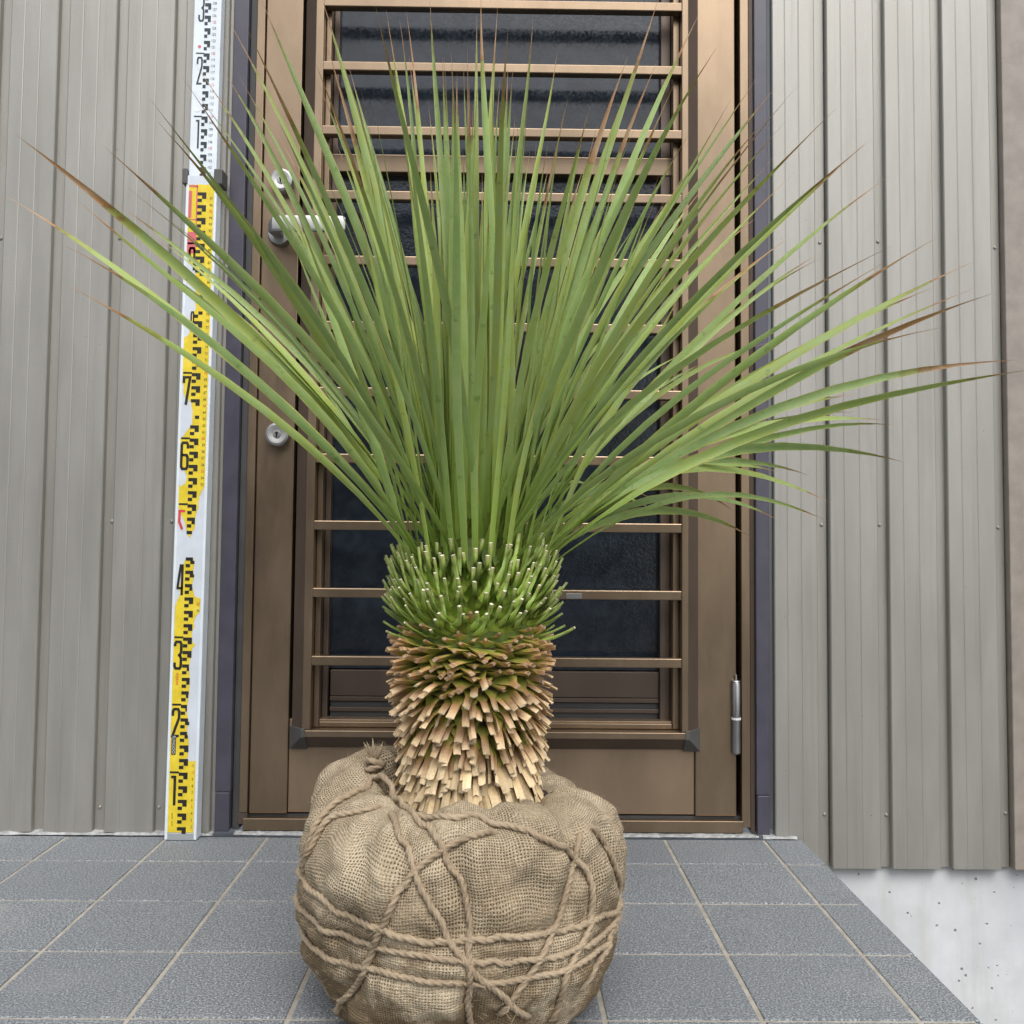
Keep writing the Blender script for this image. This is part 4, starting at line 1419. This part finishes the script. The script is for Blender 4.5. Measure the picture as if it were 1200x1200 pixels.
def add_leaf(tip, brown, width, face, bowk=1.0, inner=None):
    d = tip - Vector((tcx, YC, .45))
    hz_ = Vector((d.x, d.y, 0))
    az = math.atan2(d.y, d.x)
    el = math.atan2(d.z, hz_.length)
    az_b = az + rl_.gauss(0, .25)
    f = max(0, min(1, el / rad(85)))
    zb_ = .408 + .065 * f + rl_.uniform(-.008, .008)
    rb_ = max(.006, core_r(zb_) * rl_.uniform(.80, 1.0))
    P0 = Vector((tcx + math.cos(az_b) * rb_, YC + math.sin(az_b) * rb_, zb_))
    ch = tip - P0
    L = ch.length
    cn = ch.normalized()
    upv = Vector((0, 0, 1)) - cn * cn.z
    upv = upv.normalized() if upv.length > 1e-3 else Vector((0, 0, 0))
    bow = (0.008 + 0.070 * math.cos(el) ** 1.5) * bowk * L * rl_.uniform(.75, 1.2)
    P1 = P0 + ch * 0.46 + upv * bow * 2
    me = leaf_mesh(P0, P1, tip, width, brown, az_b, face, rl_, rl_.uniform(.05, .08))
    return link('leaf', me, 'leaf', yuc, YI)
T_ = [  # tip x, tip y, dry fraction, width factor, direction (-1 towards the viewer, 1 away, 0 either)
    (8, 235, .12, 1.15, -1), (27, 165, .20, 1.45, -1), (89, 217, .08, 1.0, -1), (62, 289, .10, 1.0, -1), (76, 333, .12, .85, -1), (120, 164, .08, 1.0, 0), (139, 237, .08, .8, 1), (187, 254, .06, .6, 1), (160, 305, .07, .8, 1), (186, 309, .06, .5, 1),
    (182, 116, .06, .9, 0), (180, 150, .09, 1.0, -1), (221, 88, .10, .75, 0), (227, 75, .10, .8, 0), (226, 104, .08, .7, 1), (258, 89, .06, 1.0, 0), (262, 13, .09, .9, 0), (277, 85, .06, .8, 1), (289, 34, .15, .8, 0), (312, 0, .07, 1.1, 0),
    (375, -6, .06, 1.1, -1), (370, 79, .20, .8, 0), (384, 54, .22, 1.0, 0), (405, 79, .06, .7, 1), (414, 83, .06, .7, 1), (390, 164, .08, .7, 1), (279, 243, .07, .5, 1), (428, 174, .06, .6, 1), (445, 0, .07, 1.0, 0), (454, 4, .09, .9, 0),
    (466, 29, .07, .8, 0), (473, 18, .20, .8, 0), (452, 61, .07, .8, 1), (507, 0, .07, .95, 0), (505, 38, .07, .8, 0), (547, 54, .20, .8, 0), (546, 77, .07, .7, 1), (560, 19, .06, .8, 0), (570, -2, .13, 1.0, 0), (584, 0, .11, .9, 1),
    (603, 22, .10, .8, 0), (619, 11, .09, .9, 0), (647, 58, .06, .9, 0), (666, 120, .26, .8, 0), (603, 140, .06, .6, 1), (630, 169, .06, .6, 1), (619, 212, .06, .5, 1), (582, 183, .06, .5, 1), (560, 205, .06, .5, 1), (534, 182, .06, .5, 1),
    (499, 117, .06, .6, 1), (470, 130, .06, .7, 1), (767, -2, .14, 1.0, 0), (742, 60, .24, 1.2, 0), (689, 130, .06, .8, 0), (735, 109, .07, .6, 1), (776, 67, .20, .9, 0), (820, 18, .09, 1.0, 0), (849, 65, .06, 1.0, 0), (882, 88, .08, 1.0, 0),
    (799, 125, .07, .6, 1), (763, 247, .06, .5, 1), (730, 218, .06, .5, 1), (903, 103, .07, .9, 0), (935, 99, .24, .7, 0), (912, 132, .08, .9, 0), (916, 145, .09, .7, 1), (903, 184, .06, .6, 1), (971, 132, .10, 1.0, 0), (1018, 161, .09, 1.1, -1),
    (1016, 170, .09, .7, 0), (1052, 204, .09, .9, -1), (940, 266, .28, .8, 0), (932, 275, .05, .9, 1), (971, 299, .09, .7, 1), (1040, 285, .20, 1.0, 0), (1039, 301, .10, .7, 0), (1097, 281, .11, 1.0, -1), (1140, 307, .10, 1.3, -1), (1097, 335, .08, .7, 0),
    (1149, 336, .10, .8, 0), (1170, 344, .28, 1.35, -1), (1094, 394, .09, .8, 0), (1202, 423, .15, 1.2, -1), (1207, 428, .09, 1.3, -1), (1035, 494, .05, 1.0, 1), (1046, 504, .06, .7, 1), (1058, 539, .08, 1.0, 1), (994, 486, .08, .6, 1),
    (971, 584, .07, 1.0, 1), (913, 611, .06, .9, 1), (881, 631, .10, .9, 1), (861, 604, .08, .7, 1), (779, 602, .12, .6, 1), (738, 607, .10, .8, 1), (908, 556, .06, .9, 1), (942, 557, .08, .7, 1), (977, 610, .10, .5, 1),
    (905, 402, .05, .8, 1), (700, 575, .08, .5, 1), (770, 585, .08, .7, 1), (1006, 462, .07, .8, 1),
]
BASE = Vector((tcx, YC, .455))
for x, y, br, wf, dr in T_:
    r0 = (onY(x, y, YC) - BASE).length
    L = rl_.uniform(.55, .60) if y < 320 or x > 950 else rl_.uniform(.50, .58)
    if r0 < .44 and y < 320:
        L = rl_.uniform(.45, .54)
    sg = dr or rl_.choice((-1, 1))
    best = None
    lim = .46 if sg > 0 else .30
    if y > 440:
        lim = .40
    k_ = 0.0
    while k_ < lim:
        p = onY(x, y, YC + sg * k_)
        if (p - BASE).length >= L:
            break
        k_ += .01
    p = onY(x, y, YC + sg * max(k_, rl_.uniform(0, .06)))
    low = max(0, min(1, (y - 380) / 150))
    add_leaf(p, br, (.0081 * wf + .0004) * (1.5 if dr > 0 and y > 440 else 1), True, 1.0 + .6 * low)
# fillers: the many leaves whose tips end inside the fan
lim_tab = {}
cpx = topx(BASE)
for x, y, *_ in T_:
    a = math.degrees(math.atan2(cpx[1] - y, x - cpx[0]))
    k_ = round(a / 8)
    lim_tab[k_] = max(lim_tab.get(k_, 0), math.hypot(x - cpx[0], y - cpx[1]))
def limit(a):
    k_ = round(math.degrees(a) / 8)
    return min(lim_tab.get(k_, 0) or 9e9, lim_tab.get(k_ - 1, 9e9) + 60, lim_tab.get(k_ + 1, 9e9) + 60) if k_ in lim_tab else 0
cnt = 0
tries = 0
while cnt < 76 and tries < 20000:
    tries += 1
    az = rl_.uniform(0, 2 * math.pi)
    el = rad(rl_.uniform(28, 88)) if rl_.random() < .75 else rad(rl_.uniform(60, 89))
    L = rl_.uniform(.44, .58)
    tip = BASE + Vector((math.cos(az) * math.cos(el), math.sin(az) * math.cos(el), math.sin(el))) * L
    if tip.y > 1.47 or tip.y < YC - .26:
        continue
    x, y = topx(tip)
    a = math.atan2(cpx[1] - y, x - cpx[0])
    r = math.hypot(x - cpx[0], y - cpx[1])
    if rad(113) < a < rad(142) and rl_.random() < .7:
        continue
    if not (rad(27) < a < rad(150)) or r > limit(a) * .90 or r < 210:
        continue
    add_leaf(tip, rl_.choice((.05, .06, .07, .08, .12)), .0070 * rl_.uniform(.7, 1.15), rl_.random() < .45)
    cnt += 1
# the tight ring of blades closing the heart of the crown, cut-stub spiral carried on upwards
for i in range(58):
    az = i * GA + .4
    f = i / 57
    el = rad(66 + 22 * f + rl_.uniform(-3, 3))
    L = rl_.uniform(.30, .44) + .04 * f
    zb_ = .404 + .052 * f
    rb_ = core_r(zb_) * .96
    P0 = Vector((tcx + math.cos(az) * rb_, YC + math.sin(az) * rb_, zb_))
    d = Vector((math.cos(az) * math.cos(el), math.sin(az) * math.cos(el), math.sin(el)))
    tip = P0 + d * L
    P1 = P0 + d * L * .45 + Vector((-math.cos(az), -math.sin(az), 0)) * .012
    link('leaf', leaf_mesh(P0, P1, tip, .0074 * rl_.uniform(.85, 1.15), .06, az, False, rl_, .07), 'leaf', yuc, YI)
print('leaves', cnt + len(T_), 'tries', tries)
